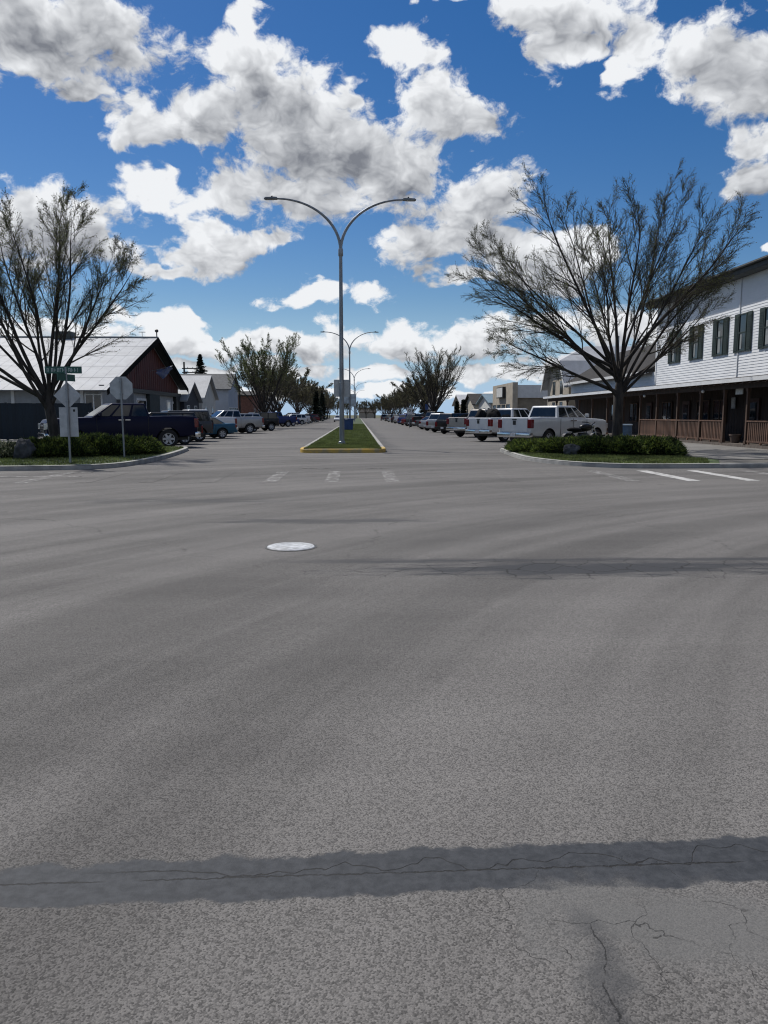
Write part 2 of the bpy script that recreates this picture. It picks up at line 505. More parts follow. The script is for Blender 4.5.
    ve = nt.nodes.new('ShaderNodeTexVoronoi'); ve.feature = 'DISTANCE_TO_EDGE'; ve.voronoi_dimensions = '2D'
    warp = nt.nodes.new('ShaderNodeTexNoise'); nt.links.new(P, warp.inputs['Vector']); warp.inputs['Scale'].default_value = 6; warp.inputs['Detail'].default_value = 4
    nt.links.new(vmath(nt, 'MULTIPLY_ADD', warp.outputs[1], (0.22, 0.22, 0), P), ve.inputs['Vector']); ve.inputs['Scale'].default_value = 4.2
    near_patch = remap(nt, M('ADD', pd, M('MULTIPLY_ADD', w1, 1.0, -0.5)), 1.7, 1.0)
    crack3 = M('MULTIPLY', M('MULTIPLY', remap(nt, ve.outputs['Distance'], 0.011, 0.002), M('MULTIPLY', near_patch, 0.7)), remap(nt, noise(nt, P, 5, 2), 0.42, 0.55))
    # hairline cracks over the crossing
    ve2 = nt.nodes.new('ShaderNodeTexVoronoi'); ve2.feature = 'DISTANCE_TO_EDGE'; ve2.voronoi_dimensions = '2D'
    wp2 = nt.nodes.new('ShaderNodeTexNoise'); nt.links.new(P, wp2.inputs['Vector']); wp2.inputs['Scale'].default_value = 0.9; wp2.inputs['Detail'].default_value = 5
    nt.links.new(vmath(nt, 'MULTIPLY_ADD', wp2.outputs[1], (1.3, 1.3, 0), P), ve2.inputs['Vector']); ve2.inputs['Scale'].default_value = 0.22
    crack4 = M('MULTIPLY', M('MULTIPLY', remap(nt, ve2.outputs['Distance'], 0.006, 0.002), 0.45), M('MULTIPLY', remap(nt, Y, 6.0, 10.0), remap(nt, qn, 0.46, 0.58)))
    ve3 = nt.nodes.new('ShaderNodeTexVoronoi'); ve3.feature = 'DISTANCE_TO_EDGE'; ve3.voronoi_dimensions = '2D'
    nt.links.new(vmath(nt, 'MULTIPLY_ADD', wp2.outputs[1], (0.8, 0.8, 0), P), ve3.inputs['Vector']); ve3.inputs['Scale'].default_value = 2.6
    near2 = remap(nt, M('ADD', vmath(nt, 'LENGTH', q), M('MULTIPLY_ADD', qn, 3.0, -1.5)), 1.3, 0.5)
    crack5 = M('MULTIPLY', remap(nt, ve3.outputs['Distance'], 0.032, 0.006), M('MULTIPLY', near2, 0.8))
    cracks = M('MAXIMUM', M('MAXIMUM', crack1, crack2), M('MAXIMUM', M('MAXIMUM', crack3, crack5), M('MAXIMUM', crack4, crack6)))
    bit = mixc(nt, remap(nt, noise(nt, P, 22, 5, 0.7), 0.3, 0.7), (0.022, 0.025, 0.030), (0.046, 0.050, 0.057))
    col = mixc(nt, M('MULTIPLY', patch, 0.75), base, vmath(nt, 'MULTIPLY', mixc(nt, fine, (0.075, 0.075, 0.074), (0.165, 0.163, 0.158)), (1, 1, 1)))
    col = mixc(nt, strip, col, bit)
    dk = M('MAXIMUM', M('MAXIMUM', M('MULTIPLY', dark2, 0.95), M('MULTIPLY', dark3, 0.65)), M('MAXIMUM', M('MULTIPLY', dark4, 0.5), M('MULTIPLY', line2, 0.8)))
    dk = M('MAXIMUM', dk, M('MULTIPLY', gut, 0.6))
    dk = M('MAXIMUM', dk, M('MAXIMUM', M('MULTIPLY', stain, 0.15), M('MULTIPLY', bleed, 0.5)))
    col = mixc(nt, dk, col, (0.034, 0.036, 0.041))
    col = mixc(nt, cracks, col, (0.012, 0.012, 0.012))
    nt.links.new(col, b.inputs['Base Color'])
    b.inputs['Roughness'].default_value = 0.88
    nt.links.new(M('MULTIPLY_ADD', strip, -0.18, 0.9), b.inputs['Roughness'])
    b.inputs['Specular IOR Level'].default_value = 0.35
    smooth_here = M('SUBTRACT', 1.0, M('MULTIPLY', M('MAXIMUM', strip, M('MULTIPLY', patch, 0.7)), 0.8))
    hgt = M('MULTIPLY', M('ADD', M('MULTIPLY', vor.outputs['Distance'], -0.8), M('MULTIPLY', fine, 0.8)), smooth_here)
    hgt = M('ADD', hgt, M('MULTIPLY', cracks, -2.0))
    bn = nt.nodes.new('ShaderNodeBump'); bn.inputs['Strength'].default_value = 0.45; bn.inputs['Distance'].default_value = 0.0032
    nt.links.new(hgt, bn.inputs['Height']); nt.links.new(bn.outputs[0], b.inputs['Normal'])
    return m


ASPHALT = asphalt()
PRAIRIE = mat('dry prairie ground', (0.085, 0.085, 0.040), 0.95, var=0.35, scale=0.08, detail=6)
LAWN = mat('lawn soil', (0.040, 0.062, 0.020), 0.95, var=0.35, scale=1.6, detail=6, bump=0.5, bscale=30, bdist=0.02)
GRASSBLADE = leafy(mat('grass blade', (0.105, 0.132, 0.040), 0.8, var=0.45, scale=1.2))

m = MB(); m.face([(-3000, -400, -0.06), (3000, -400, -0.06), (3000, 6000, -0.06), (-3000, 6000, -0.06)])
tag(m.obj('ground', PRAIRIE), kind='structure')
XL, XR = -14.6, 12.6                                     # kerb lines of the main street
m = MB()
ys = [-40, 20, 24, 40, 80, 160, 420]
m.face([(-120, -40, 0), (120, -40, 0), (120, 24, 0), (-120, 24, 0)])
for y0, y1 in zip(ys[2:-1], ys[3:]):
    m.face([(XL - 1, y0, 0), (XR + 1, y0, 0), (XR + 1, y1, 0), (XL - 1, y1, 0)])
road = tag(m.obj('road', ASPHALT), kind='structure')


def smooth_poly(pts, n=2, closed=False):
    pts = [Vector((p[0], p[1])) for p in pts]
    for _ in range(n):
        out = []
        rngi = range(len(pts)) if closed else range(len(pts) - 1)
        if not closed: out.append(pts[0])
        for i in rngi:
            a, b = pts[i], pts[(i + 1) % len(pts)]
            out += [a * 0.75 + b * 0.25, a * 0.25 + b * 0.75]
        if not closed: out.append(pts[-1])
        pts = out
    return pts


def kerb_mesh(pts, mats, width=0.17, h=0.13, name='kerb', flags=None):
    """kerb along a line; the road lies on its right-hand side"""
    m = MB(); n = len(pts)
    prof = [(0.0, -0.05), (0.0, h - 0.03), (0.025, h), (width, h + 0.004), (width, -0.05)]
    rows = []
    for i, p in enumerate(pts):
        t = (pts[min(i + 1, n - 1)] - pts[max(i - 1, 0)]).normalized()
        nrm = Vector((-t.y, t.x))
        rows.append([(p.x + nrm.x * a, p.y + nrm.y * a, z) for a, z in prof])
    k = len(prof)
    for i in range(n - 1):
        mi = flags[i] if flags else 0
        for j in range(k - 1):
            m.face([rows[i][j], rows[i + 1][j], rows[i + 1][j + 1], rows[i][j + 1]], mi)
    m.face(rows[0]); m.face(rows[-1])
    return m.obj(name, mats, smooth=None)


def bed_mesh(poly, z, name, mt):
    m = MB(); m.face([(p[0], p[1], z) for p in poly])
    me = m.mesh(name, mt)
    bm = bmesh.new(); bm.from_mesh(me); bmesh.ops.triangulate(bm, faces=bm.faces)
    for f in bm.faces:
        if f.normal.z < 0: f.normal_flip()
    bm.to_mesh(me); bm.free()
    return link(name, me)


# left corner bulb
lb = [gnd(-150, 471.5), gnd(0, 471), gnd(60, 470.3), gnd(112, 468.6), gnd(146, 463.6), gnd(172, 457), gnd(190, 450.3), Vector((-7.9, 35.6, 0)), Vector((-9.0, 35.4, 0)), Vector((-14.6, 32.2, 0))]
LB = smooth_poly(lb, 2)
tag(kerb_mesh(LB, CONCRETE), kind='structure')
LBED = [p for p in LB] + [Vector((-30, 32.2)), Vector((-30, LB[0].y))]
tag(bed_mesh(LBED, 0.125, 'planting_bed', LAWN), kind='structure')
# right corner bulb
rb = [Vector((12.4, 36.4, 0)), Vector((7.6, 33.6, 0)), Vector((6.1, 33.4, 0)), gnd(502.5, 452.8), gnd(518, 459), gnd(536, 462.3), gnd(574, 466.3), gnd(630, 468.6), gnd(690, 468.4), gnd(768, 467.5), gnd(900, 466.5)]
RB = smooth_poly(rb, 2)
tag(kerb_mesh(RB, CONCRETE), kind='structure')
RBED = [p for p in RB if p.x < 10.8] + [Vector((11.6, 24.4)), Vector((11.2, 28)), Vector((11.4, 33)), Vector((11.9, 36.0))]
tag(bed_mesh(RBED, 0.125, 'planting_bed', LAWN), kind='structure')
# straight kerbs and sidewalks beyond the bulbs
for x, s in ((XL, 1), (XR, -1)):
    pts = [Vector((x, 32.4 if s > 0 else 36.4)), Vector((x, 90)), Vector((x, 200)), Vector((x, 410))]
    if s > 0: pts = pts[::-1]
    tag(kerb_mesh(pts[::-1] if False else pts, CONCRETE), kind='structure')
m = MB(); m.box((-30, 32.4, -0.05), (XL - 0.17, 410, 0.118)); tag(m.obj('sidewalk', SLAB), kind='structure')
m = MB(); m.box((-120, 18, -0.05), (-30, 60, 0.10)); tag(m.obj('lawn', LAWN), kind='structure')
sw = MB()
sw.face([(p.x, p.y + 0.12, 0.112) for p in RB if p.x > 10.3 and p.y < 30][::-1] + [(11.6, 24.4, 0.112), (11.2, 28, 0.112), (11.4, 33, 0.112), (11.9, 36.0, 0.112), (12.75, 36.6, 0.112), (12.75, 410, 0.112), (30, 410, 0.112), (30, 23, 0.112)])
sidewalk = tag(sw.obj('sidewalk', mat('sidewalk bed', (0.12, 0.115, 0.105), 0.95)), kind='structure')
slab = MB().box((0, 0, 0), (1.46, 1.46, 0.03)).mesh('paving_slab', SLAB); bevelled(slab, 0.012, 1)
nsl = 0
for i in range(6):
    for j in range(30):
        x, y = 11.72 + i * 1.475, 24.6 + j * 1.475
        if x + 1.46 < 12.9 and y > 33: continue
        if x > 20.5: continue
        o = link('paving_slab', slab, sidewalk, (x, y, 0.105 + rng.uniform(0, 0.008))); nsl += 1
for i in range(2, 6):                                     # slabs towards the right-hand corner
    o = link('paving_slab', slab, sidewalk, (11.72 + i * 1.475, 24.6 - 1.475, 0.105 + rng.uniform(0, 0.008)))
m = MB(); m.box((20.4, 23.2, -0.05), (120, 60, 0.10)); tag(m.obj('sidewalk', SLAB), kind='structure')

# median: grass strip in a kerb whose nose is painted yellow
YELLOW = mat('worn yellow kerb paint', (0.52, 0.34, 0.065), 0.75, col2=(0.28, 0.24, 0.15), scale=2.0, detail=7, lo=0.44, hi=0.66)
mx0, mx1, my0 = gnd(299, 452.6).x, gnd(386.5, 452.6).x, gnd(342, 453).y
nose = smooth_poly([(mx0, my0 + 2.2), (mx0, my0 + 0.35), (mx0 + 0.5, my0 - 0.02), (mx1 - 0.5, my0 - 0.02), (mx1, my0 + 0.35), (mx1, my0 + 2.2)], 3)
n1 = [i for i, p in enumerate(nose)]
tag(kerb_mesh(nose, [YELLOW], name='kerb', width=0.24, h=0.165), kind='structure')
tag(kerb_mesh([Vector((mx0, 330)), Vector((mx0, 120)), Vector((mx0, my0 + 2.203))], CONCRETE, width=0.2, h=0.148), kind='structure')
tag(kerb_mesh([Vector((mx1, my0 + 2.203)), Vector((mx1, 120)), Vector((mx1, 330))], CONCRETE, width=0.2, h=0.148), kind='structure')
MED = [(mx0 + 0.15, 330), (mx0 + 0.15, my0 + 0.4), (mx0 + 0.5, my0 + 0.14), (mx1 - 0.5, my0 + 0.14), (mx1 - 0.15, my0 + 0.4), (mx1 - 0.15, 330)]
tag(bed_mesh(MED[::-1], 0.15, 'median_lawn', LAWN), kind='structure')


def grass(name, label, n, spots, h, w):
    """blades as single triangles; spots() gives n ground points"""
    P = spots(n); n = len(P)
    a = nrng.uniform(0, 2 * np.pi, n); hh = h * nrng.uniform(0.5, 1.2, n); ln = nrng.normal(0, 0.35, (n, 2)) * hh[:, None]
    dx, dy = np.cos(a) * w, np.sin(a) * w
    V = np.empty((n, 3, 3))
    V[:, 0] = P + np.stack([dx, dy, 0 * dx], 1); V[:, 1] = P - np.stack([dx, dy, 0 * dx], 1)
    V[:, 2] = P + np.stack([ln[:, 0], ln[:, 1], hh], 1)
    me = tri_mesh(name, V.reshape(-1, 3), np.arange(3 * n).reshape(-1, 3), [GRASSBLADE])
    return tag(link(name, me), label, None, None, 'stuff')


def tri_mesh(name, V, F, mats, mi=None):
    me = bpy.data.meshes.new(name)
    nf, k = F.shape
    me.vertices.add(len(V)); me.vertices.foreach_set('co', np.ascontiguousarray(V, dtype=np.float32).ravel())
    me.loops.add(nf * k); me.loops.foreach_set('vertex_index', np.ascontiguousarray(F, dtype=np.int32).ravel())
    me.polygons.add(nf); me.polygons.foreach_set('loop_start', np.arange(0, nf * k, k, dtype=np.int32))
    for mm in mats: me.materials.append(mm)
    if mi is not None: me.polygons.foreach_set('material_index', np.ascontiguousarray(mi, dtype=np.int32))
    me.update(calc_edges=True); me.validate()
    return me


def med_spots(n):
    y = my0 + 0.22 + 90 * nrng.random(n) ** 2.2
    x = nrng.uniform(mx0 + 0.22, mx1 - 0.22, n)
    return np.stack([x, y, np.full(n, 0.149)], 1)


def in_poly(x, y, poly):
    c = np.zeros(len(x), bool); n = len(poly)
    for i in range(n):
        x0, y0 = poly[i][0], poly[i][1]; x1, y1 = poly[(i + 1) % n][0], poly[(i + 1) % n][1]
        c ^= ((y0 > y) != (y1 > y)) & (x < (x1 - x0) * (y - y0) / ((y1 - y0) + 1e-12) + x0)
    return c


def bed_spots(poly):
    def f(n):
        px = [p[0] for p in poly]; py = [p[1] for p in poly]
        x = nrng.uniform(max(min(px), -16), max(px), n * 2); y = nrng.uniform(min(py), max(py), n * 2)
        k = in_poly(x, y, poly)
        x, y = x[k][:n], y[k][:n]
        return np.stack([x, y, np.full(len(x), 0.124)], 1)
    return f


grass('median_grass', 'mown green grass on the median strip', 60000, med_spots, 0.075, 0.010)


def inset(poly, d):
    c = Vector((sum(p[0] for p in poly) / len(poly), sum(p[1] for p in poly) / len(poly)))
    return [Vector((p[0], p[1])) + (c - Vector((p[0], p[1]))).normalized() * d for p in poly]


grass('verge_grass', 'short grass at the edge of the left planting bed', 26000, bed_spots(inset(LBED, 0.35)), 0.07, 0.010)
grass('verge_grass', 'short grass round the junipers of the right planting bed', 26000, bed_spots(inset(RBED, 0.35)), 0.08, 0.010)


# worn zebra bars of the crosswalk over the main street
def paint_mat(name, keep):
    m = ASPHALT.copy(); m.name = name
    nt = m.node_tree; b = nt.nodes['Principled BSDF']
    src = b.inputs['Base Color'].links[0].from_socket
    tc = nt.nodes.new('ShaderNodeTexCoord'); P = tc.outputs['Object']
    n = noise(nt, vmath(nt, 'MULTIPLY', P, (2.6, 1.1, 1)), 2.2, 9, 0.82)
    f = remap(nt, n, 0.60 - keep * 0.30, 0.86 - keep * 0.30, 0.0, 0.20 + 0.62 * keep)
    put(b.inputs['Base Color'], mixc(nt, f, src, (0.56, 0.56, 0.55)))
    return m


PAINT = [paint_mat('worn road paint faint', 0.30), paint_mat('worn road paint half', 0.55), paint_mat('worn road paint', 1.0)]
for k in range(-12, 4):
    x = 7.95 + 1.43 * k
    if x < -7.9: continue
    q = 2 if k in (0, 1) else (1 if k in (-1, 2, -7, -6, -11, -5) else 0)
    xx = x
    m = MB(); m.face([(xx - 0.16, 17.9, 0.004), (xx + 0.16, 17.9, 0.004), (xx + 0.16, 21.3, 0.004), (xx - 0.16, 21.3, 0.004)])
    m.obj('road_marking', PAINT[q], road)
for (u, v, wd, ln) in ((20, 476.8, 3.0, 0.30), (66, 472.6, 1.4, 0.3), (317, 468.5, 0.9, 0.22), (376, 468.5, 0.7, 0.22)):
    c = gnd(u, v)
    m = MB(); m.face([(c.x - wd / 2, c.y - ln / 2, 0.0075), (c.x + wd / 2, c.y - ln / 2, 0.0075), (c.x + wd / 2, c.y + ln / 2, 0.0075), (c.x - wd / 2, c.y + ln / 2, 0.0075)])
    m.obj('road_marking', PAINT[1], road)

# manhole
mh = gnd(291, 547)
MHS = 0.92
t = thing('manhole', 'round pale metal manhole cover set in the asphalt of the crossing', 'manhole', (mh.x, mh.y, 0))
t.scale = (MHS, MHS, 1)
IRON = mat('cast iron with sky sheen', (0.43, 0.445, 0.46), 0.6, 0.0, var=0.28, scale=9)  # bright sky reflection is put into this pale matte colour
IRONDK = mat('dark cast iron ring', (0.09, 0.09, 0.09), 0.7, 0.4)
MB().lathe([(0.335, -0.02), (0.335, 0.005), (0.312, 0.007), (0.312, -0.02)], 40, ring=True).obj('frame', IRONDK, t)
cov = MB().lathe([(0.300, -0.02), (0.305, 0.006), (0.298, 0.012)], 40).obj('cover', IRON, t)
for r in (0.27, 0.2, 0.13):
    MB().lathe([(r, 0.0125), (r - 0.004, 0.0150), (r - 0.030, 0.0150), (r - 0.034, 0.0125)], 36, ring=True).obj('raised_ring', IRON, cov)

# ------------------------------------------------------------------ buildings
SIDING = mat('white clapboard paint', (0.74, 0.75, 0.76), 0.65, var=0.05, scale=0.6, detail=5)
SHINGLE = mat('dark shingle roof', (0.022, 0.020, 0.019), 0.95, var=0.35, scale=3.5, bump=0.4, bscale=30)
GREENTRIM = mat('dark green shutter paint', (0.018, 0.032, 0.026), 0.6, var=0.2)
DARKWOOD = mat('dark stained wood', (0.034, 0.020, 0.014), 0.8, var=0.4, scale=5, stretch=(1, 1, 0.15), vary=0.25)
RAILWOOD = mat('weathered brown rail wood', (0.115, 0.062, 0.040), 0.8, var=0.35, scale=6, stretch=(1, 1, 0.2), vary=0.3)
POSTWOOD = mat('brown post wood', (0.080, 0.046, 0.030), 0.8, var=0.35, scale=4, stretch=(1, 1, 0.2))
FASCIA = mat('dark eave board', (0.030, 0.032, 0.030), 0.7, var=0.25)
METALROOF = mat('pale ribbed steel roof', (0.30, 0.318, 0.345), 0.65, 0.0, var=0.10, scale=0.9, detail=5, vary=0.05)


def clapboard(x, y0, y1, z0, z1, step, sgn=-1, m=0, mb=None):
    """lapped boards on a wall in the plane X = x that faces sgn"""
    mb = mb or MB()
    n = int(round((z1 - z0) / step))
    for i in range(n):
        a, b = z0 + i * step, z0 + (i + 1) * step
        xo, xi = x + sgn * 0.022, x + sgn * 0.006
        mb.face([(xo, y0, a), (xo, y1, a), (xi, y1, b), (xi, y0, b)], m)
        mb.face([(xo, y0, a), (xo, y1, a), (xi, y1, a), (xi, y0, a)], m)
    return mb


# ---- long white two-storey building with a boardwalk porch
XP, XW = 17.0, 19.2
YN, YE = 14.0, 49.7
wb = thing('white_building', 'long two-storey white clapboard building with dark shutters above a wooden porch', 'building', (XW, 38, 0.1))


def off(o, base):                                        # keep world coordinates under a base that stands elsewhere
    o.location = (-base.location.x, -base.location.y, -base.location.z)
    return o


m = MB(); m.box((XW, YN, 3.1), (XW + 12, YE, 8.36)); off(m.obj('upper_wall', SIDING, wb), wb)
off(clapboard(XW, YN, YE - 0.12, 3.3, 8.34, 0.14).obj('siding', SIDING, wb), wb)
m = MB(); m.box((XW - 0.05, YE - 0.12, 3.3), (XW + 0.1, YE + 0.012, 8.33)); off(m.obj('corner_board', SIDING, wb), wb)
m = MB(); m.box((XW - 0.065, 40.95 - 2.1, 3.3), (XW - 0.025, 40.95 - 2.04, 8.33)); off(m.obj('siding_joint', SIDING, wb), wb)
rf = MB(); rf.prism([(XW - 0.62, 8.37), (XW + 6, 10.74), (XW + 12.6, 8.37), (XW + 12.6, 8.58), (XW + 6, 10.96), (XW - 0.62, 8.68)], 1, YN - 0.3, YE + 0.35)
rf = off(rf.obj('roof', SHINGLE, wb), wb)
m = MB(); m.box((XW - 0.67, YN - 0.3, 8.34), (XW - 0.622, YE + 0.36, 8.74)); m.obj('fascia', FASCIA, rf)
m = MB(); m.box((XW - 0.62, YN, 8.325), (XW - 0.04, YE + 0.3, 8.366)); m.obj('soffit', mat('soffit boards', (0.10, 0.105, 0.10), 0.8), rf)
m = MB(); m.tube([(XW - 0.74, YN, 8.62), (XW - 0.74, YE + 0.3, 8.62)], 0.07, 8); m.obj('gutter', FASCIA, rf)
CURTAIN = mat('pale window blind', (0.22, 0.24, 0.24), 0.8, var=0.1)
for k, yc in enumerate((46.8, 43.8, 40.85, 38.45, 36.0, 33.5)):
    z0, z1 = 4.75, 6.5
    w = off(MB().box((XW - 0.06, yc - 0.36, z0), (XW - 0.035, yc + 0.36, z1)).obj('window', WINGLASS, wb), wb)
    fr = MB()
    for y in (yc - 0.39, yc + 0.33): fr.box((XW - 0.10, y, z0 - 0.06), (XW - 0.03, y + 0.06, z1 + 0.06))
    for z in (z0 - 0.055, (z0 + z1) / 2 - 0.03, z1 - 0.005): fr.box((XW - 0.095, yc - 0.33, z), (XW - 0.032, yc + 0.33, z + 0.06))
    fr.obj('frame', GREENTRIM, w)
    MB().box((XW - 0.072, yc - 0.05 + 0.1 * (k % 2), z0 + 0.08), (XW - 0.064, yc + 0.22, z0 + (0.8 if k % 2 else 1.2))).obj('blind', CURTAIN, w)
    for s in (-1, 1):
        sh = MB(); c = yc + s * 0.64
        sh.box((XW - 0.075, c - 0.23, z0 - 0.08), (XW - 0.033, c + 0.23, z1 + 0.08))
        for q in range(14): sh.box((XW - 0.094, c - 0.17, z0 + 0.02 + q * 0.122), (XW - 0.074, c + 0.17, z0 + 0.09 + q * 0.122))
        sh.obj('shutter', GREENTRIM, w)
# ground floor behind the porch
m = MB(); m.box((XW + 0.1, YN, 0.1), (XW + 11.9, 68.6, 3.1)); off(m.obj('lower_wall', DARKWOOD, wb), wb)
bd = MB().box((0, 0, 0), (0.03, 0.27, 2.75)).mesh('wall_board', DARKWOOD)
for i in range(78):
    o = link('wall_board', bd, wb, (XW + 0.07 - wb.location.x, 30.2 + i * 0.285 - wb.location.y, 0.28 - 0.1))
for yc in (34.6, 37.0, 44.8, 50.6):
    d = off(MB().box((XW - 0.03, yc - 0.48, 0.3), (XW + 0.06, yc + 0.48, 2.35)).obj('door', mat('dark red brown door', (0.05, 0.018, 0.014), 0.6, var=0.3), wb), wb)
    MB().box((XW - 0.05, yc - 0.3, 1.2), (XW - 0.031, yc + 0.3, 2.15)).obj('pane', WINGLASS, d)
for yc in (40.6, 42.6, 47.6, 53.5, 57.5):
    w = off(MB().box((XW + 0.0, yc - 0.7, 1.15), (XW + 0.065, yc + 0.7, 2.3)).obj('window', WINGLASS, wb), wb)
    fr = MB()
    for y in (yc - 0.76, yc - 0.03, yc + 0.70): fr.box((XW - 0.03, y, 1.1), (XW + 0.05, y + 0.06, 2.36))
    for z in (1.09, 2.3): fr.box((XW - 0.028, yc - 0.7, z), (XW + 0.048, yc + 0.7, z + 0.06))
    fr.obj('frame', POSTWOOD, w)
# porch
PE = 68.8
m = MB(); m.box((XP - 0.05, YN, 0.1), (XW + 0.1, PE, 0.27)); dk = off(m.obj('boardwalk', mat('grey boardwalk planks', (0.12, 0.10, 0.085), 0.85, var=0.3, scale=3, stretch=(0.3, 6, 1)), wb), wb)
pr = MB(); pr.prism([(XP - 0.45, 3.02), (XW, 3.36), (XW, 3.45), (XP - 0.45, 3.12)], 1, YN, PE); pr = off(pr.obj('porch_roof', SHINGLE, wb), wb)
m = MB(); m.box((XP - 0.50, YN, 2.98), (XP - 0.453, PE, 3.15)); m.obj('porch_fascia', mat('white porch fascia', (0.66, 0.67, 0.68), 0.5, var=0.06), pr)
m = MB(); m.box((XP - 0.06, YN, 2.72), (XP + 0.08, PE, 2.94)); off(m.obj('porch_beam', DARKWOOD, wb), wb)
raf = MB().prism([(-0.45, 2.905), (2.2, 3.24), (2.2, 3.35), (-0.45, 3.015)], 1, 0, 0.07).mesh('rafter', POSTWOOD)
for i in range(58):
    link('rafter', raf, wb, (XP - wb.location.x, 31.0 + i * 0.65 - wb.location.y, -0.1))
POSTS = [28.2, 30.8, 33.35, 35.5, 38.0, 40.75, 43.6, 46.2, 49.2, 52.4, 55.8, 59.2, 62.6, 66.0]
pm = MB().box((-0.06, -0.06, 0.27), (0.06, 0.06, 2.72)); pm.box((-0.085, -0.085, 0.27), (0.085, 0.085, 0.42)); pm.box((-0.085, -0.085, 2.58), (0.085, 0.085, 2.718))
pm = pm.mesh('porch_post', POSTWOOD)
for y in POSTS:
    link('porch_post', pm, wb, (XP + 0.02 - wb.location.x, y - wb.location.y, -0.1))
bal = MB().box((-0.018, -0.045, 0.38), (0.018, 0.045, 1.25)).mesh('baluster', RAILWOOD)


def railing(y0, y1):
    ra = off(MB().box((XP - 0.045, y0 + 0.06, 1.25), (XP + 0.075, y1 - 0.06, 1.31)).obj('railing', RAILWOOD, wb), wb)
    MB().box((XP - 0.02, y0 + 0.06, 0.36), (XP + 0.05, y1 - 0.06, 0.44)).obj('bottom_rail', RAILWOOD, ra)
    for yy in (y0 + 0.25, (y0 + y1) / 2, y1 - 0.25): MB().box((XP - 0.03, yy - 0.05, 0.268), (XP + 0.04, yy + 0.05, 0.362)).obj('foot', RAILWOOD, ra)
    n = int((y1 - y0 - 0.2) / 0.155)
    for i in range(n):
        b = link('baluster', bal, ra, (XP - 0.005, y0 + 0.15 + i * 0.155, 0))


for a, b in ((3, 4), (4, 5), (5, 6), (6, 7), (1, 2), (0, 1)):
    railing(POSTS[a], POSTS[b])
# low annex with a dark roof that continues the porch
an = thing('low_annex', 'low white annex with a dark shingle roof sharing the long porch', 'building', (XW, 60, 0.1))
off(MB().box((XW, YE + 0.02, 3.1), (XW + 9, 69.5, 4.32)).obj('wall', SIDING, an), an)
off(clapboard(XW, YE + 0.05, 69.4, 3.3, 4.3, 0.2).obj('siding', SIDING, an), an)
ar = off(MB().prism([(XW - 0.5, 4.22), (XW + 4, 6.9), (XW + 9.5, 4.22), (XW + 9.5, 4.36), (XW + 4, 7.06), (XW - 0.5, 4.38)], 1, YE + 0.4, 69.9).obj('roof', SHINGLE, an), an)
MB().box((XW - 0.55, YE + 0.4, 4.20), (XW - 0.502, 69.9, 4.40)).obj('fascia', WHITETRIM, ar)
MB().tube([(XW + 2.2, 64.0, 5.2), (XW + 2.2, 64.0, 8.0)], 0.16, 10).obj('flue_pipe', GALV, ar)
# things that hang in the porch
GLOBE = mat('frosted lamp globe', (0.62, 0.62, 0.60), 0.3, var=0.05)
for (u, v, y0, lb_) in ((703, 391.5, 38.0, 'small white globe lamp on the porch post by the railing'), (644.5, 396.0, 45.9, 'small white globe lamp at the far railing post of the porch')):
    c = at_x(u, v, XP - 0.14)
    t = thing('globe_lamp', lb_, 'lamp', (c.x, c.y, c.z), 0, 'porch globe lamps')
    MB().lathe([(0.02, -0.08), (0.06, -0.06), (0.085, 0), (0.06, 0.06), (0.03, 0.075)], 12).obj('globe', GLOBE, t, 40)
    MB().tube([(0, 0, 0.07), (0, 0, 0.2), (0.12, 0, 0.24)], 0.012, 6).obj('bracket', BLACK, t)
c = at_x(739.5, 391, XP + 0.25)
t = thing('hanging_sign', 'small pale blank sign hung from the porch beam', 'sign', (c.x, c.y, c.z))
MB().box((-0.02, -0.32, -0.15), (0.02, 0.32, 0.15)).obj('board', mat('pale sign board', (0.55, 0.55, 0.52), 0.6, var=0.12, scale=8), t)
for s in (-0.25, 0.25): MB().tube([(0, s, 0.15), (0, s, 2.73 - c.z)], 0.008, 5).obj('hanger', BLACK, t)
c = at_x(733.5, 403, XW - 0.04)
t = thing('wall_notice', 'small grey notice board on the dark wall beside the porch door', 'sign', (c.x, c.y, c.z))
MB().box((-0.02, -0.2, -0.28), (0.02, 0.2, 0.28)).obj('board', mat('grey notice board', (0.30, 0.30, 0.30), 0.6, var=0.2, scale=8), t)
MB().box((-0.026, -0.16, -0.2), (-0.0205, 0.16, 0.22)).obj('sheet', mat('notice paper', (0.42, 0.42, 0.41), 0.7, var=0.2, scale=14), t)
c = Vector((XP + 0.35, 35.0, 0.27))
t = thing('planter_pot', 'dark round planter pot in the porch opening', 'planter', c)
MB().lathe([(0.17, 0), (0.24, 0.32), (0.27, 0.34), (0.27, 0.40), (0.23, 0.40), (0.22, 0.34)], 18).obj('pot', mat('brown clay pot', (0.10, 0.07, 0.055), 0.8), t, 40)
MB().lathe([(0.23, 0.335), (0.1, 0.36), (0.02, 0.37)], 14).obj('soil', mat('potting soil', (0.03, 0.025, 0.02), 0.95), t, 60)

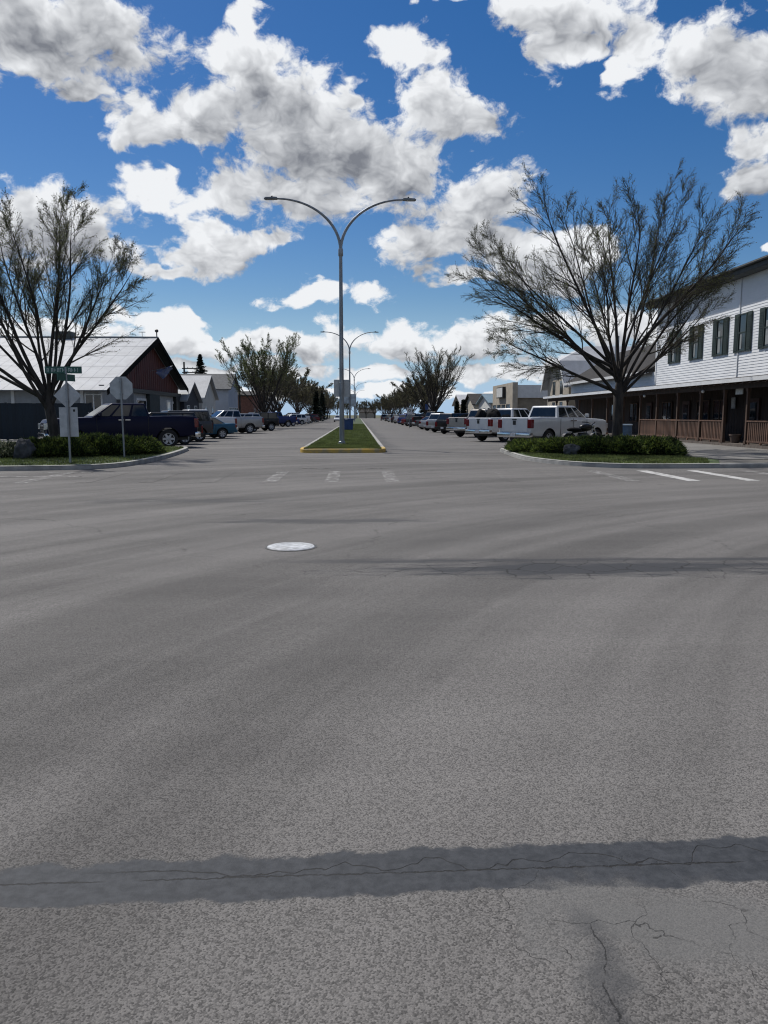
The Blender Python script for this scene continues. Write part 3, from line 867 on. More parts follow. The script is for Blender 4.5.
# ---- gambrel building, end wall towards the street
TAN = mat('tan stucco', (0.36, 0.32, 0.26), 0.9, var=0.10, scale=1.5)
GREYROOF = mat('grey metal roof', (0.40, 0.41, 0.43), 0.6, 0.2, var=0.10, scale=1.0)
gx, g0, g1 = 19.4, 71.0, 79.0; gm = (g0 + g1) / 2
t = thing('gambrel_building', 'tan building with a grey gambrel roof and white rake trim', 'building', (gx, gm, 0.1))
prof = [(g0, 0.0), (g0, 4.3), (g0 + 1.5, 6.3), (gm - 1.0, 6.75), (gm + 1.0, 6.75), (g1 - 1.5, 6.3), (g1, 4.3), (g1, 0.0)]
off(MB().prism(prof, 0, gx, gx + 14).obj('wall', TAN, t), t)
m = MB(); o_ = -0.55
ln = [(g0 - 0.5, 4.05), (g0 + 1.35, 6.45), (gm, 8.0), (g1 - 1.35, 6.45), (g1 + 0.5, 4.05)]
for i in range(4):
    (ya, za), (yb, zb) = ln[i], ln[i + 1]
    xa = gx + o_ if i in (0, 3) else gx + o_
    upper = i in (1, 2)
    pts = [(gx + o_ if za < 7.5 else gx + 2.6, ya, za), (gx + o_ if zb < 7.5 else gx + 2.6, yb, zb), (gx + 14.4, yb, zb), (gx + 14.4, ya, za)]
    pts2 = [(x, y, z + 0.14) for x, y, z in pts]
    m.grid(pts + pts2, [(0, 1, 2, 3), (7, 6, 5, 4), (0, 4, 5, 1), (1, 5, 6, 2), (2, 6, 7, 3), (3, 7, 4, 0)])
m.face([(gx + o_, g0 + 1.35, 6.6), (gx + o_, g1 - 1.35, 6.6), (gx + 2.6, gm, 8.13)])
gr_ = off(m.obj('roof', GREYROOF, t), t)
tr = MB()
for (a, b) in ((ln[0], ln[1]), (ln[1], ln[3]), (ln[3], ln[4])):
    dz = 0.24
    tr.grid([(gx + o_ - 0.05, a[0], a[1] - dz), (gx + o_ - 0.05, b[0], b[1] - dz), (gx + o_ - 0.05, b[0], b[1] + 0.16), (gx + o_ - 0.05, a[0], a[1] + 0.16),
             (gx + o_ - 0.004, a[0], a[1] - dz), (gx + o_ - 0.004, b[0], b[1] - dz), (gx + o_ - 0.004, b[0], b[1] + 0.16), (gx + o_ - 0.004, a[0], a[1] + 0.16)],
            [(0, 1, 2, 3), (7, 6, 5, 4), (0, 4, 5, 1), (1, 5, 6, 2), (2, 6, 7, 3), (3, 7, 4, 0)])
tr.obj('rake_trim', WHITETRIM, gr_)
for z in (2.2, 4.2):
    for y in (gm - 1.4, gm + 1.4):
        w = off(MB().box((gx - 0.03, y - 0.5, z - 0.7), (gx + 0.03, y + 0.5, z + 0.6)).obj('window', WINGLASS, t), t)
        MB().box((gx - 0.05, y - 0.58, z - 0.8), (gx - 0.031, y + 0.58, z - 0.7)).obj('sill', WHITETRIM, w)

# ---- flat tan building with a sign tower
fx, f0, f1 = 17.6, 88.5, 101.0
t = thing('flat_roof_shop', 'flat-roofed tan shop with a pale metal fascia and box sign tower', 'building', (fx, f0, 0.1))
off(MB().box((fx + 0.6, f0, 0.1), (fx + 30, f1, 4.3)).obj('wall', mat('dark tan wall', (0.22, 0.19, 0.15), 0.9, var=0.12), t), t)
off(MB().box((fx, f0 - 0.5, 0.1), (fx + 0.59, f1, 5.25)).obj('tower', TAN, t), t)
off(MB().box((fx + 0.595, f0 - 0.3, 3.5), (fx + 30.2, f1 + 0.2, 4.95)).obj('fascia', mat('pale metal fascia', (0.52, 0.54, 0.56), 0.5, 0.2, var=0.05), t), t)
s_ = off(MB().box((fx - 0.35, 92.2, 3.6), (fx - 0.002, 96.4, 4.9)).obj('sign_box', BLACK, t), t)
MB().box((fx - 0.38, 92.4, 3.7), (fx - 0.352, 96.2, 4.8)).obj('sign_face', mat('white sign face', (0.6, 0.6, 0.58), 0.5, var=0.1), s_)
for i in range(4):
    off(MB().box((fx - 0.02, f0 + 0.8 + i * 3, 0.8), (fx + 0.02, f0 + 3.2 + i * 3, 2.8)).obj('window', WINGLASS, t), t)


# ---- small far shops
def shop(name, label, x0, x1, y0, y1, eave, ridge, wall, roof, axis='x', group=None, front=1, nwin=2, winx=None):
    """gable-roofed block; axis: way the ridge runs; windows on the street side"""
    xs = x1 if x1 < 0 else x0                            # street side
    sg = 1 if x1 < 0 else -1
    t = thing(name, label, 'building', ((x0 + x1) / 2, (y0 + y1) / 2, 0.1), 0, group)
    if axis == 'x':
        ym = (y0 + y1) / 2
        off(MB().prism([(y0, 0.1), (y0, eave), (ym, ridge), (y1, eave), (y1, 0.1)], 0, x0, x1).obj('wall', wall, t), t)
        k = (ridge - eave) / (ym - y0)
        for s in (-1, 1):
            ya = ym + s * (ym - y0 + 0.4); za = eave - 0.4 * k
            m = MB(); m.prism([(ya, za + 0.03), (ym, ridge + 0.03), (ym, ridge + 0.17), (ya, za + 0.17)], 0, x0 - 0.4, x1 + 0.4)
            off(m.obj('roof', roof, t), t)
    else:
        xm = (x0 + x1) / 2
        off(MB().prism([(x0, 0.1), (x0, eave), (xm, ridge), (x1, eave), (x1, 0.1)], 1, y0, y1).obj('wall', wall, t), t)
        k = (ridge - eave) / (xm - x0)
        for s in (-1, 1):
            xa = xm + s * (xm - x0 + 0.4); za = eave - 0.4 * k
            m = MB(); m.prism([(xa, za + 0.03), (xm, ridge + 0.03), (xm, ridge + 0.17), (xa, za + 0.17)], 1, y0 - 0.4, y1 + 0.4)
            off(m.obj('roof', roof, t), t)
    n = nwin
    for i in range(n):
        yc = y0 + (i + 0.5) * (y1 - y0) / n
        w = off(MB().box((xs - 0.03, yc - 0.6, 0.95), (xs + 0.03, yc + 0.6, 2.5)).obj('window', WINGLASS, t), t)
        fr = MB()
        for yy in (yc - 0.68, yc + 0.6): fr.box((xs - 0.05, yy, 0.88), (xs + 0.05, yy + 0.08, 2.57))
        for z in (0.87, 2.5): fr.box((xs - 0.048, yc - 0.6, z), (xs + 0.048, yc + 0.6, z + 0.08))
        fr.obj('frame', WHITETRIM, w)
    return t


BLUEWALL = mat('pale blue grey stucco', (0.34, 0.38, 0.44), 0.85, var=0.06, scale=1)
WHITEWALL = mat('off white wall', (0.52, 0.52, 0.50), 0.8, var=0.08, scale=1)
NAVYWALL = mat('dark navy wall', (0.022, 0.026, 0.040), 0.8, var=0.2)
BRICKRED = mat('red brown brick far', (0.16, 0.075, 0.055), 0.9, var=0.25, scale=4)
TEALROOF = mat('blue green metal roof', (0.16, 0.23, 0.27), 0.5, 0.2, var=0.1)
shop('small_shop', 'small dark shop with a pale gable roof next to the red gable hall', -26, -18.2, 82.0, 89.5, 3.1, 5.0, NAVYWALL, METALROOF)
shop('white_house', 'white gabled shop with a pale metal roof beyond the dark shop', -27, -18.0, 90.3, 98.8, 3.6, 6.1, WHITEWALL, METALROOF)
t = shop('stucco_hall', 'pale blue stucco hall under a broad grey shingle roof', -30, -17.2, 104, 112, 5.0, 7.0, BLUEWALL, mat('grey shingle roof', (0.10, 0.105, 0.11), 0.9, var=0.15), axis='x', nwin=5)
shop('brick_shop', 'red brown brick shop half hidden behind the budding elm', -30, -17.0, 126, 140, 4.6, 5.4, BRICKRED, SHINGLE, nwin=3)
shop('street_shop', 'low white shop beside the brick shop on the shady side', -30, -17.0, 143, 160, 4.0, 5.6, WHITEWALL, SHINGLE, nwin=4)
shop('cream_shop', 'cream gabled shop beyond the flat-roofed tan shop', 17.5, 27, 116, 126, 3.1, 4.7, mat('cream wall', (0.46, 0.43, 0.36), 0.85, var=0.08), SHINGLE)
shop('teal_roof_shop', 'shop with a blue green metal roof beyond the flat-roofed tan shop', 17.8, 34, 103.5, 114, 3.1, 4.3, WHITEWALL, TEALROOF, nwin=3)
shop('tan_house', 'small tan gabled shop between the cream shop and far trees', 17.4, 28, 129, 140, 3.2, 4.9, TAN, GREYROOF)
shop('beige_house', 'beige house with a dark roof closing the far end of the street', 0.5, 9, 392, 404, 3.0, 5.2, TAN, SHINGLE)

# ---- hall with a pale metal roof and a red gable towards the street
RED = mat('dark red board siding', (0.075, 0.016, 0.013), 0.75, var=0.22, scale=3, stretch=(1, 1, 0.2))
GREYWALL = mat('grey clapboard', (0.30, 0.31, 0.32), 0.8, var=0.08)
DKGREEN = mat('dark grey green paint', (0.030, 0.038, 0.038), 0.8, var=0.2)
hx, hw_ = -18.0, -18.9
n0, pk, n1_ = at_x(107, 391, hx), at_x(158, 338.5, hx), at_x(188, 390, hx)
zE, zP, zF = n0.z, pk.z, n1_.z
y0h, yph, y1h = n0.y, pk.y, n1_.y
hall = thing('red_gable_hall', 'long hall with a pale metal roof and dark red street gable', 'building', (-30, yph, 0.1))
yw0, yw1 = y0h + 1.0, y1h - 0.9
slope0, slope1 = (zP - zE) / (yph - y0h), (zP - zF) / (y1h - yph)
off(MB().prism([(yw0, 0.1), (yw0, zE + slope0 * 1.0 - 0.06), (yph, zP - 0.06), (yw1, zF + slope1 * 0.9 - 0.06), (yw1, 0.1)], 0, -70, hw_).obj('wall', GREYWALL, hall), hall)
cl = MB()                                                # clapboards on the long side towards the crossing
for i in range(16):
    a = 0.3 + i * 0.2
    cl.face([(-70, yw0 - 0.03, a), (hw_ - 0.1, yw0 - 0.03, a), (hw_ - 0.1, yw0 - 0.006, a + 0.2), (-70, yw0 - 0.006, a + 0.2)])
off(cl.obj('siding', GREYWALL, hall), hall)
zr = 3.75
ya, yb = yw0 + (zr - (zE + slope0)) / slope0 + 0.05, yw1 - 0.02
gbl = off(MB().prism([(ya, zr), (yph, zP - 0.12), (yw1, zF + slope1 * 0.9 - 0.12), (yw1, zr)], 0, hw_ + 0.002, hw_ + 0.05).obj('gable', RED, hall), hall)
for i in range(34):                                      # battens
    y = ya + 0.4 + i * 0.68
    if y > yw1 - 0.2: break
    zt = min(zP - 0.12 - abs(yph - y) * (slope0 if y < yph else slope1) - 0.1, zP)
    if zt > zr + 0.2: MB().box((hw_ + 0.052, y - 0.04, zr + 0.02), (hw_ + 0.075, y + 0.04, zt)).obj('batten', RED, gbl)
off(MB().box((hw_ + 0.002, yw0, 3.40), (hw_ + 0.35, yw1, 3.745)).obj('beam', BLACK, hall), hall)
# roof sheets: courses of ribbed steel laid from eave to ridge
def roof_courses(ye, ze, yp, zp, n):
    for i in range(n):
        a, b = i / n, (i + 1) / n + 0.012
        b = min(b, 1.0)
        p = lambda f, dz: (ye + (yp - ye) * f, ze + (zp - ze) * f + dz)
        up = 0.10 - 0.02 * 0
        mb = MB()
        mb.prism([p(a, 0.04), p(b, 0.02), p(b, 0.06), p(a, 0.075)], 0, -72, hx)
        o = off(mb.obj('roof_sheet', METALROOF, hall), hall)
        rb_ = MB()
        for k in range(60):
            x = hx - 0.3 - k * 0.9
            rb_.prism([p(a + 0.002, 0.070), p(b - 0.002, 0.055), p(b - 0.002, 0.070), p(a + 0.002, 0.085)], 0, x - 0.03, x + 0.03)
        rb_.obj('rib', METALROOF, o)
roof_courses(y0h, zE, yph, zP, 5)
roof_courses(y1h, zF, yph, zP, 4)
for (ya_, za_) in ((y0h, zE), (y1h, zF)):
    off(MB().prism([(ya_, za_ - 0.30), (yph, zP - 0.34), (yph, zP + 0.10), (ya_, za_ + 0.12)], 0, hx + 0.003, hx + 0.06).obj('rake_board', mat('dull black board', (0.008, 0.008, 0.008), 0.95, spec=0.05), hall), hall)
off(MB().prism([(y0h, zE - 0.02), (yph, zP - 0.02), (yph, zP + 0.005), (y0h, zE + 0.005)], 0, hw_ + 0.08, hx - 0.01).obj('soffit', DKGREEN, hall), hall)
off(MB().prism([(y1h, zF - 0.02), (yph, zP - 0.02), (yph, zP + 0.005), (y1h, zF + 0.005)], 0, hw_ + 0.08, hx - 0.01).obj('soffit', DKGREEN, hall), hall)
off(MB().box((-72, yph - 0.12, zP + 0.07), (hx + 0.02, yph + 0.12, zP + 0.16)).obj('ridge_cap', GALV, hall), hall)
ff = MB(); ff.tube([(hx - 0.1, yph, zP + 0.1), (hx - 0.1, yph, zP + 0.62)], 0.05, 8); ff.lathe([(0.02, 0.0), (0.16, 0.1), (0.16, 0.24), (0.02, 0.34)], 10, c=(hx - 0.1, yph, zP + 0.5))
ff.tube([(hx - 1.4, yph, zP + 0.1), (hx - 1.4, yph, zP + 0.6)], 0.025, 6); ff.tube([(hx - 1.7, yph, zP + 0.56), (hx - 1.1, yph, zP + 0.56)], 0.03, 6)
off(ff.obj('finial', BLACK, hall), hall)
cc = at_y(65, 340, yph)
off(MB().box((cc.x - 0.75, yph - 0.6, zP - 0.8), (cc.x + 0.75, yph + 0.6, zP + 0.55)).obj('chimney', mat('dark vent housing', (0.05, 0.06, 0.06), 0.7), hall), hall)
# openings in the street wall: (pixel left, right, kind)
for (ul, ur, z0, z1, kd) in ((136, 146, 1.2, 3.0, 'window'), (166, 170, 0.5, 3.0, 'window'), (171.5, 175.5, 0.15, 2.9, 'door'), (181, 184.5, 0.15, 2.9, 'door')):
    a, b = at_x(ul, 400, hw_).y, at_x(ur, 400, hw_).y
    w = off(MB().box((hw_ + 0.002, a, z0), (hw_ + 0.05, b, z1)).obj(kd, WHITETRIM, hall), hall)
    MB().box((hw_ + 0.051, a + 0.25, z0 + 0.25), (hw_ + 0.07, b - 0.25, z1 - 0.2)).obj('pane', WINGLASS, w)
for (ul, ur, mt) in ((150, 160, DKGREEN), (176.5, 180.5, BLACK), (121, 134, mat('shaded grey cladding', (0.12, 0.125, 0.13), 0.85))):  # last panel: wall grey darkened, the shade of the street front in its colour
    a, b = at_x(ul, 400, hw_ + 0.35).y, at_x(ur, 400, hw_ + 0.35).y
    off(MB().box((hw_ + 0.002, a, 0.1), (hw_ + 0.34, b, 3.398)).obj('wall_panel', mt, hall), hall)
# window in the long side
a, b = at_y(86, 400, yw0 - 0.06).x, at_y(101, 400, yw0 - 0.06).x
w = off(MB().box((a, yw0 - 0.06, 1.0), (b, yw0 - 0.032, 3.0)).obj('window', WINGLASS, hall), hall)
fr = MB()
for x in (a - 0.1, (a + b) / 2 - 0.04, b): fr.box((x, yw0 - 0.09, 0.92), (x + 0.1, yw0 - 0.033, 3.1))
fr.box((a, yw0 - 0.088, 0.92), (b, yw0 - 0.034, 1.0)); fr.box((a, yw0 - 0.088, 3.0), (b, yw0 - 0.034, 3.08))
fr.obj('frame', WHITETRIM, w)
for u in (13, 45, 82):
    x = at_y(u, 400, yw0 - 0.06).x
    off(MB().box((x - 0.12, yw0 - 0.10, 0.1), (x + 0.12, yw0 - 0.031, 3.4)).obj('trim_board', WHITETRIM, hall), hall)
# flag on the gable
fp = at_x(158, 372, hx + 0.05)
t = thing('gable_flag', 'drooping blue grey flag on a short pole at the red gable', 'flag', (fp.x, fp.y, fp.z))
MB().tube([(-0.9, 0.0, 0.1), (1.75, 0.0, 0.72)], 0.03, 6).obj('pole', GALV, t)
m = MB()
nn = 7; vv = []
for i in range(nn + 1):
    for j in range(nn + 1):
        a, b = i / nn, j / nn
        x = -0.25 + 1.9 * a; y = 0.25 * math.sin(5 * b + 4 * a)
        z = 0.22 + 0.44 * a - b * (0.25 + 1.0 * abs(1 - abs(2 * a - 0.9))) + 0.05 * math.sin(a * 9)
        vv.append((x + 0.06 * math.sin(6 * a + 3 * b), y, z))
m.grid(vv, [(i * (nn + 1) + j, i * (nn + 1) + j + 1, (i + 1) * (nn + 1) + j + 1, (i + 1) * (nn + 1) + j) for i in range(nn) for j in range(nn)])
m.obj('cloth', mat('blue grey flag cloth', (0.09, 0.13, 0.28), 0.8, col2=(0.20, 0.22, 0.30), scale=2.0), t, 60)
t.scale = (0.75, 0.75, 0.75)

# ---- tall dark blue board fence behind the left corner
FENCE = mat('dark blue fence paint', (0.004, 0.012, 0.021), 0.75, var=0.25, scale=3, stretch=(1, 1, 0.2), vary=0.22)
fy = 45.0
xe = at_y(92, 405, fy).x
fe = thing('board_fence', 'tall dark blue board fence between the corner tree and metal-roofed hall', 'fence', (xe, fy, 0.1))
fb = MB().box((-0.095, -0.012, 0.05), (0.095, 0.012, 2.12)).mesh('board', FENCE)
i = 0
while i < 110:
    o = link('board', fb, fe, (-0.12 - i * 0.197, 0.006 * (i % 2), rng.uniform(-0.012, 0.012))); i += 1
ps = MB().box((-0.05, 0.04, 0.0), (0.05, 0.14, 2.16)).mesh('post', FENCE)
for i in range(10): link('post', ps, fe, (-0.1 - i * 2.4, 0, 0))
for z in (0.5, 1.75): MB().box((-21.8, 0.019, z), (0, 0.038, z + 0.09)).obj('rail', FENCE, fe)

# ------------------------------------------------------------------ vehicles
def loft(stations, ring):
    """body skin from cross-sections (x, z bottom, z top, half width)"""
    m = MB(); rows = []
    for (x, zb, zt, hw) in stations:
        half = [(hw * a, zb + (zt - zb) * b) for a, b in ring]
        rows.append([(x, y, z) for y, z in half] + [(x, -y, z) for y, z in reversed(half)])
    k = len(rows[0]); v = [p for r in rows for p in r]
    f = []
    for i in range(len(rows) - 1):
        for j in range(k):
            a, b = i * k + j, i * k + (j + 1) % k
            f.append((a, b, b + k, a + k))
    f.append(tuple(range(k))); f.append(tuple(range((len(rows) - 1) * k, len(rows) * k))[::-1])
    m.grid(v, f)
    return m


RING = [(0.80, 0.0), (0.955, 0.07), (0.99, 0.22), (1.0, 0.45), (1.0, 0.66), (0.985, 0.80), (0.955, 0.92), (0.90, 0.985), (0.82, 1.0)]


def boolean_cut(me, cutters):
    a = link('cut_a', me)
    tmp = []
    for c in cutters:
        b = link('cut_b', c); tmp.append(b)
        md = a.modifiers.new('b', 'BOOLEAN'); md.operation = 'DIFFERENCE'; md.object = b; md.solver = 'EXACT'
        md.material_mode = 'TRANSFER'
    dg = bpy.context.evaluated_depsgraph_get()
    out = bpy.data.meshes.new_from_object(a.evaluated_get(dg))
    for o in [a] + tmp: bpy.data.objects.remove(o)
    return out


PAINT0 = mat('white car paint', (0.62, 0.63, 0.64), 0.25, var=0.03, coat=0.6)


def paint(name, c, metal=0.2):
    return mat(name, c, 0.36, metal, var=0.06, scale=1.5, coat=0.15, spec=0.35)


SPECS = {
    'pickup': dict(st=[(-2.95, .62, 1.16, .90), (-2.92, .56, 1.36, .95), (-2.80, .52, 1.41, .985), (-2.2, .46, 1.42, 1.0), (-1.4, .44, 1.41, 1.0), (-0.95, .42, 1.40, 1.0), (0.2, .42, 1.385, 1.0), (1.0, .42, 1.365, 1.0),
                       (1.45, .43, 1.355, 1.0), (2.1, .45, 1.33, .99), (2.6, .47, 1.295, .97), (2.82, .50, 1.25, .94), (2.92, .55, 1.12, .88)],
                   cab=((-1.02, 1.28, 1.37), (-0.84, 0.46, 1.97), .91, .745), panes=[(0.05, 0.34), (0.39, 0.68), (0.73, 0.93)], wx=(1.98, -1.70), r=.41, bed=(-2.84, -1.10, .83), tail=1.42, splits=3),
    'suv': dict(st=[(-2.36, .58, .98, .84), (-2.32, .48, 1.12, .90), (-2.2, .40, 1.14, .93), (-1.4, .34, 1.13, .95), (0, .32, 1.10, .95), (1.0, .33, 1.07, .95), (1.5, .35, 1.03, .945), (2.0, .38, .97, .92), (2.25, .42, .88, .86), (2.36, .48, .76, .78)],
                cab=((-2.28, 1.22, 1.09), (-2.0, 0.30, 1.72), .87, .70), panes=[(0.04, 0.26), (0.30, 0.56), (0.60, 0.90)], wx=(1.42, -1.38), r=.36, bed=None, tail=1.1, splits=3),
    'sedan': dict(st=[(-2.40, .52, .86, .80), (-2.36, .42, .98, .86), (-2.2, .34, 1.01, .90), (-1.6, .28, 1.0, .92), (-.6, .25, .96, .925), (.6, .25, .93, .925), (1.1, .26, .905, .92), (1.6, .28, .86, .91), (2.05, .31, .78, .87), (2.3, .36, .68, .80), (2.38, .42, .58, .74)],
                  cab=((-1.85, 1.22, .93), (-0.95, 0.18, 1.44), .80, .60), panes=[(0.06, 0.46), (0.51, 0.92)], wx=(1.45, -1.38), r=.33, bed=None, tail=.98, splits=2),
    'jeep': dict(st=[(-2.10, .60, 1.10, .86), (-2.06, .52, 1.20, .90), (-1.9, .48, 1.22, .92), (-1.0, .46, 1.22, .92), (.4, .46, 1.21, .92), (.9, .47, 1.19, .90), (1.5, .50, 1.15, .86), (1.95, .54, 1.10, .80), (2.02, .60, 1.02, .76)],
                 cab=((-2.04, .78, 1.18), (-1.94, .42, 1.84), .86, .76), panes=[(0.05, 0.36), (0.41, 0.68), (0.73, 0.95)], wx=(1.30, -1.30), r=.40, bed=None, tail=1.2, splits=3),
}


def wheel_meshes(r, w=0.26):
    ty = MB().lathe([(r * .62, -w / 2), (r * .9, -w / 2), (r * .985, -w * .36), (r, -w * .2), (r, w * .2), (r * .985, w * .36), (r * .9, w / 2), (r * .62, w / 2)], 28, 'Y', ring=True).mesh('tyre', RUBBER, 35)
    rm = MB().lathe([(r * .625, -w * .42), (r * .625, w * .42), (r * .56, w * .40), (r * .54, w * .05), (r * .15, w * .04)], 24, 'Y')
    rim = rm.mesh('rim', mat('dark rim barrel', (0.05, 0.05, 0.055), 0.5, 0.5), 35)
    sp = MB()
    for i in range(6):
        a = math.pi / 3 * i; c, s = math.cos(a), math.sin(a)
        v = []
        for (rr, hw) in ((0.08 * r, .055), (r * .58, .04)):
            for q in (-1, 1):
                for yy in (w * .22, w * .36): v.append((c * rr - s * q * hw, yy, s * rr + c * q * hw))
        sp.grid(v, [(0, 1, 3, 2), (4, 6, 7, 5), (0, 4, 5, 1), (2, 3, 7, 6), (1, 5, 7, 3), (0, 2, 6, 4)])
    sp.lathe([(r * .16, w * .2), (r * .16, w * .37), (r * .1, w * .40)], 14, 'Y')
    sp.lathe([(r * .635, w * .40), (r * .62, w * .46), (r * .565, w * .44), (r * .56, w * .36)], 24, 'Y', ring=True)
    return ty, rim, sp.mesh('spoke_disc', RIM, 35)


def lerp3(a, b, t): return tuple(a[i] + (b[i] - a[i]) * t for i in range(3))


def proto(kind):
    S = SPECS[kind]; parts = []
    ext = S['st'][-1][0]; rear = S['st'][0][0]
    me = loft(S['st'], RING).mesh('body', [PAINT0, BLACK])
    cut = []
    r = S['r']
    for wx in S['wx']:
        for s in (-1, 1):
            c = MB().lathe([(r + .075, s * 0.62), (r + .075, s * 1.3)], 28, 'Y', (wx, 0, r + .01)); cut.append(c.mesh('c', BLACK))
    if S['bed']:
        b0, b1, bw = S['bed']
        cut.append(MB().box((b0, -bw, 0.86), (b1, bw, 2.0)).mesh('c', BLACK))
    me = boolean_cut(me, cut)
    smooth_mesh(me, 28)
    parts.append(('body', None, me, None))
    # cabin
    (bx0, bx1, bz), (tx0, tx1, tz), hb, ht = S['cab']
    bz -= 0.03
    m = MB()
    xm = (tx0 + tx1) / 2
    v = [(bx0, -hb, bz), (bx1, -hb, bz), (bx1, hb, bz), (bx0, hb, bz), (tx0, -ht, tz - .03), (tx1, -ht, tz - .03), (tx1, ht, tz - .03), (tx0, ht, tz - .03)]
    m.grid(v, [(3, 2, 1, 0), (4, 5, 6, 7), (0, 1, 5, 4), (1, 2, 6, 5), (2, 3, 7, 6), (3, 0, 4, 7)])
    cm = bevelled(m.mesh('cabin', PAINT0), 0.07, 3); smooth_mesh(cm, 35)
    parts.append(('cabin', None, cm, None))
    ci = 1

    def pane(q, name='window'):
        q = [Vector(p) for p in q]
        n = (q[1] - q[0]).cross(q[3] - q[0]).normalized()
        c = sum(q, Vector()) / 4
        if n.dot(c - Vector(((bx0 + bx1) / 2, 0, bz))) < 0: n = -n
        m = MB(); q1 = [p - n * 0.01 for p in q]; q2 = [p + n * 0.007 for p in q]
        m.grid(q1 + q2, [(0, 1, 2, 3), (7, 6, 5, 4), (0, 4, 5, 1), (1, 5, 6, 2), (2, 6, 7, 3), (3, 7, 4, 0)])
        parts.append((name, ci, m.mesh(name, CARGLASS), None))

    B0, B1, T0, T1 = (bx0, hb, bz), (bx1, hb, bz), (tx0, ht, tz - .03), (tx1, ht, tz - .03)
    P = lambda u, w: lerp3(lerp3(B0, B1, u), lerp3(T0, T1, u), w)
    for (a, b) in S['panes']:
        for s in (1, -1):
            pane([(x, y * s, z) for x, y, z in (P(a, .10), P(b, .10), P(b, .86), P(a, .86))], 'side_window')
    def cross(xa, ha, za, xb, hb_, zb, lo, hi, ins):
        q = []
        for (t, s) in ((lo, -1), (lo, 1), (hi, 1), (hi, -1)):
            h = (ha + (hb_ - ha) * t) * ins
            q.append((xa + (xb - xa) * t, s * h, za + (zb - za) * t))
        return q
    pane(cross(bx1, hb, bz, tx1, ht, tz - .03, .10, .88, .90), 'windshield')
    pane(cross(bx0, hb, bz, tx0, ht, tz - .03, .20 if not S['bed'] else .12, .84, .84), 'rear_window')
    # door seams and handles
    hw = S['st'][5][3]
    dm = MB()
    zb_, zt_ = S['st'][5][1] + .12, S['st'][5][2] - .06
    ds = [bx0 + .12 if S['bed'] else bx0 + 0.95, bx0 + (bx1 - bx0) * .46 if S['splits'] == 3 else bx0 + (bx1 - bx0) * .5, bx1 - .18]
    for x in ds:
        for s in (-1, 1): dm.box((x - .007, s * hw - .012, zb_), (x + .007, s * hw + .004, zt_))
    parts.append(('door_seam', 0, dm.mesh('door_seam', BLACK), None))
    for x in ds[1:]:
        for s in (-1, 1):
            parts.append(('door_handle', 0, MB().cbox((x - .92 if x == ds[2] else x - .12, s * (hw + .012), zt_ - .10), (.2, .03, .035)).mesh('door_handle', CHROME), None))
    for s in (-1, 1):
        mm = MB().cbox((bx1 - .30, s * (hb + .17), bz + .14), (.10, .20, .17)).mesh('mirror', PAINT0); bevelled(mm, .03, 2)
        parts.append(('mirror', 1, mm, None))
    # ends
    fz, bk = S['st'][-1], S['st'][0]
    zb1 = .50 if kind in ('pickup', 'jeep') else .40
    def bump_(x0, x1, z0, z1, w, mt, nm):
        q = MB().box((min(x0, x1), -w, z0), (max(x0, x1), w, z1)).mesh(nm, mt); bevelled(q, .035, 2); smooth_mesh(q, 40); parts.append((nm, None, q, None))
    truck = kind == 'pickup'
    bump_(rear - (.12 if truck else .05), rear + .12, zb1 - .02, zb1 + .20, hw * .96, CHROME if truck else PAINT0, 'rear_bumper')
    bump_(ext - .15, ext + (.10 if truck else .05), zb1 - .06, zb1 + .20, hw * .90, CHROME if truck else PAINT0, 'front_bumper')
    zt = S['tail']
    if truck:
        tg = MB().box((rear - .022, -.74, .72), (rear + .03, .74, 1.37)).mesh('tailgate', PAINT0); bevelled(tg, .02, 2)
        parts.append(('tailgate', None, tg, None)); ti = len(parts) - 1
        parts.append(('emblem', ti, MB().cbox((rear - .028, 0, 1.15), (.012, .17, .20)).mesh('emblem', BLACK), None))
        parts.append(('tailgate_handle', ti, MB().cbox((rear - .028, 0, 1.30), (.012, .26, .05)).mesh('tailgate_handle', BLACK), None))
    for s in (-1, 1):
        zz = (zt - .52, zt - .12) if kind != 'sedan' else (zt - .26, zt - .06)
        if truck: b = ((rear - .03, s * .755, zz[0]), (rear + .16, s * .985, zz[1]))
        else: b = ((rear - .015, s * hw * .66, zz[0]), (rear + .14, s * hw * .955, zz[1]))
        lo = [min(b[0][i], b[1][i]) for i in range(3)]; hi = [max(b[0][i], b[1][i]) for i in range(3)]
        q = MB().box(lo, hi).mesh('tail_light', TAILRED); bevelled(q, .02, 2); parts.append(('tail_light', None, q, None))
        zz = (fz[2] - .20, fz[2] - .0) if not truck else (.86, 1.10)
        w0, w1 = (hw * .52, hw * .85) if not truck else (.60, .90)
        xx = ext - .10 if not truck else ext - .03
        lo = (xx - .12, min(s * w0, s * w1), zz[0]); hi = (xx + .10, max(s * w0, s * w1), zz[1])
        q = MB().box(lo, hi).mesh('headlight', HEADLAMP); bevelled(q, .03, 2); parts.append(('headlight', None, q, None))
    gz = (.66, 1.04) if truck or kind == 'jeep' else (fz[2] - .30, fz[2] - .08)
    q = MB().box((ext - .05, -hw * .50, gz[0]), (ext + .035, hw * .50, gz[1])).mesh('grille', BLACK); bevelled(q, .03, 1); parts.append(('grille', None, q, None)); gi = len(parts) - 1
    for k in range(3): parts.append(('grille_bar', gi, MB().cbox((ext + .04, 0, gz[0] + (k + 1) * (gz[1] - gz[0]) / 4), (.02, hw * .94, .03)).mesh('grille_bar', CHROME), None))
    parts.append(('licence_plate', None, MB().cbox((rear - (.13 if truck else .06), 0, zb1 + .10), (.012, .32, .15)).mesh('licence_plate', PLATE), None))
    if kind == 'jeep': pass
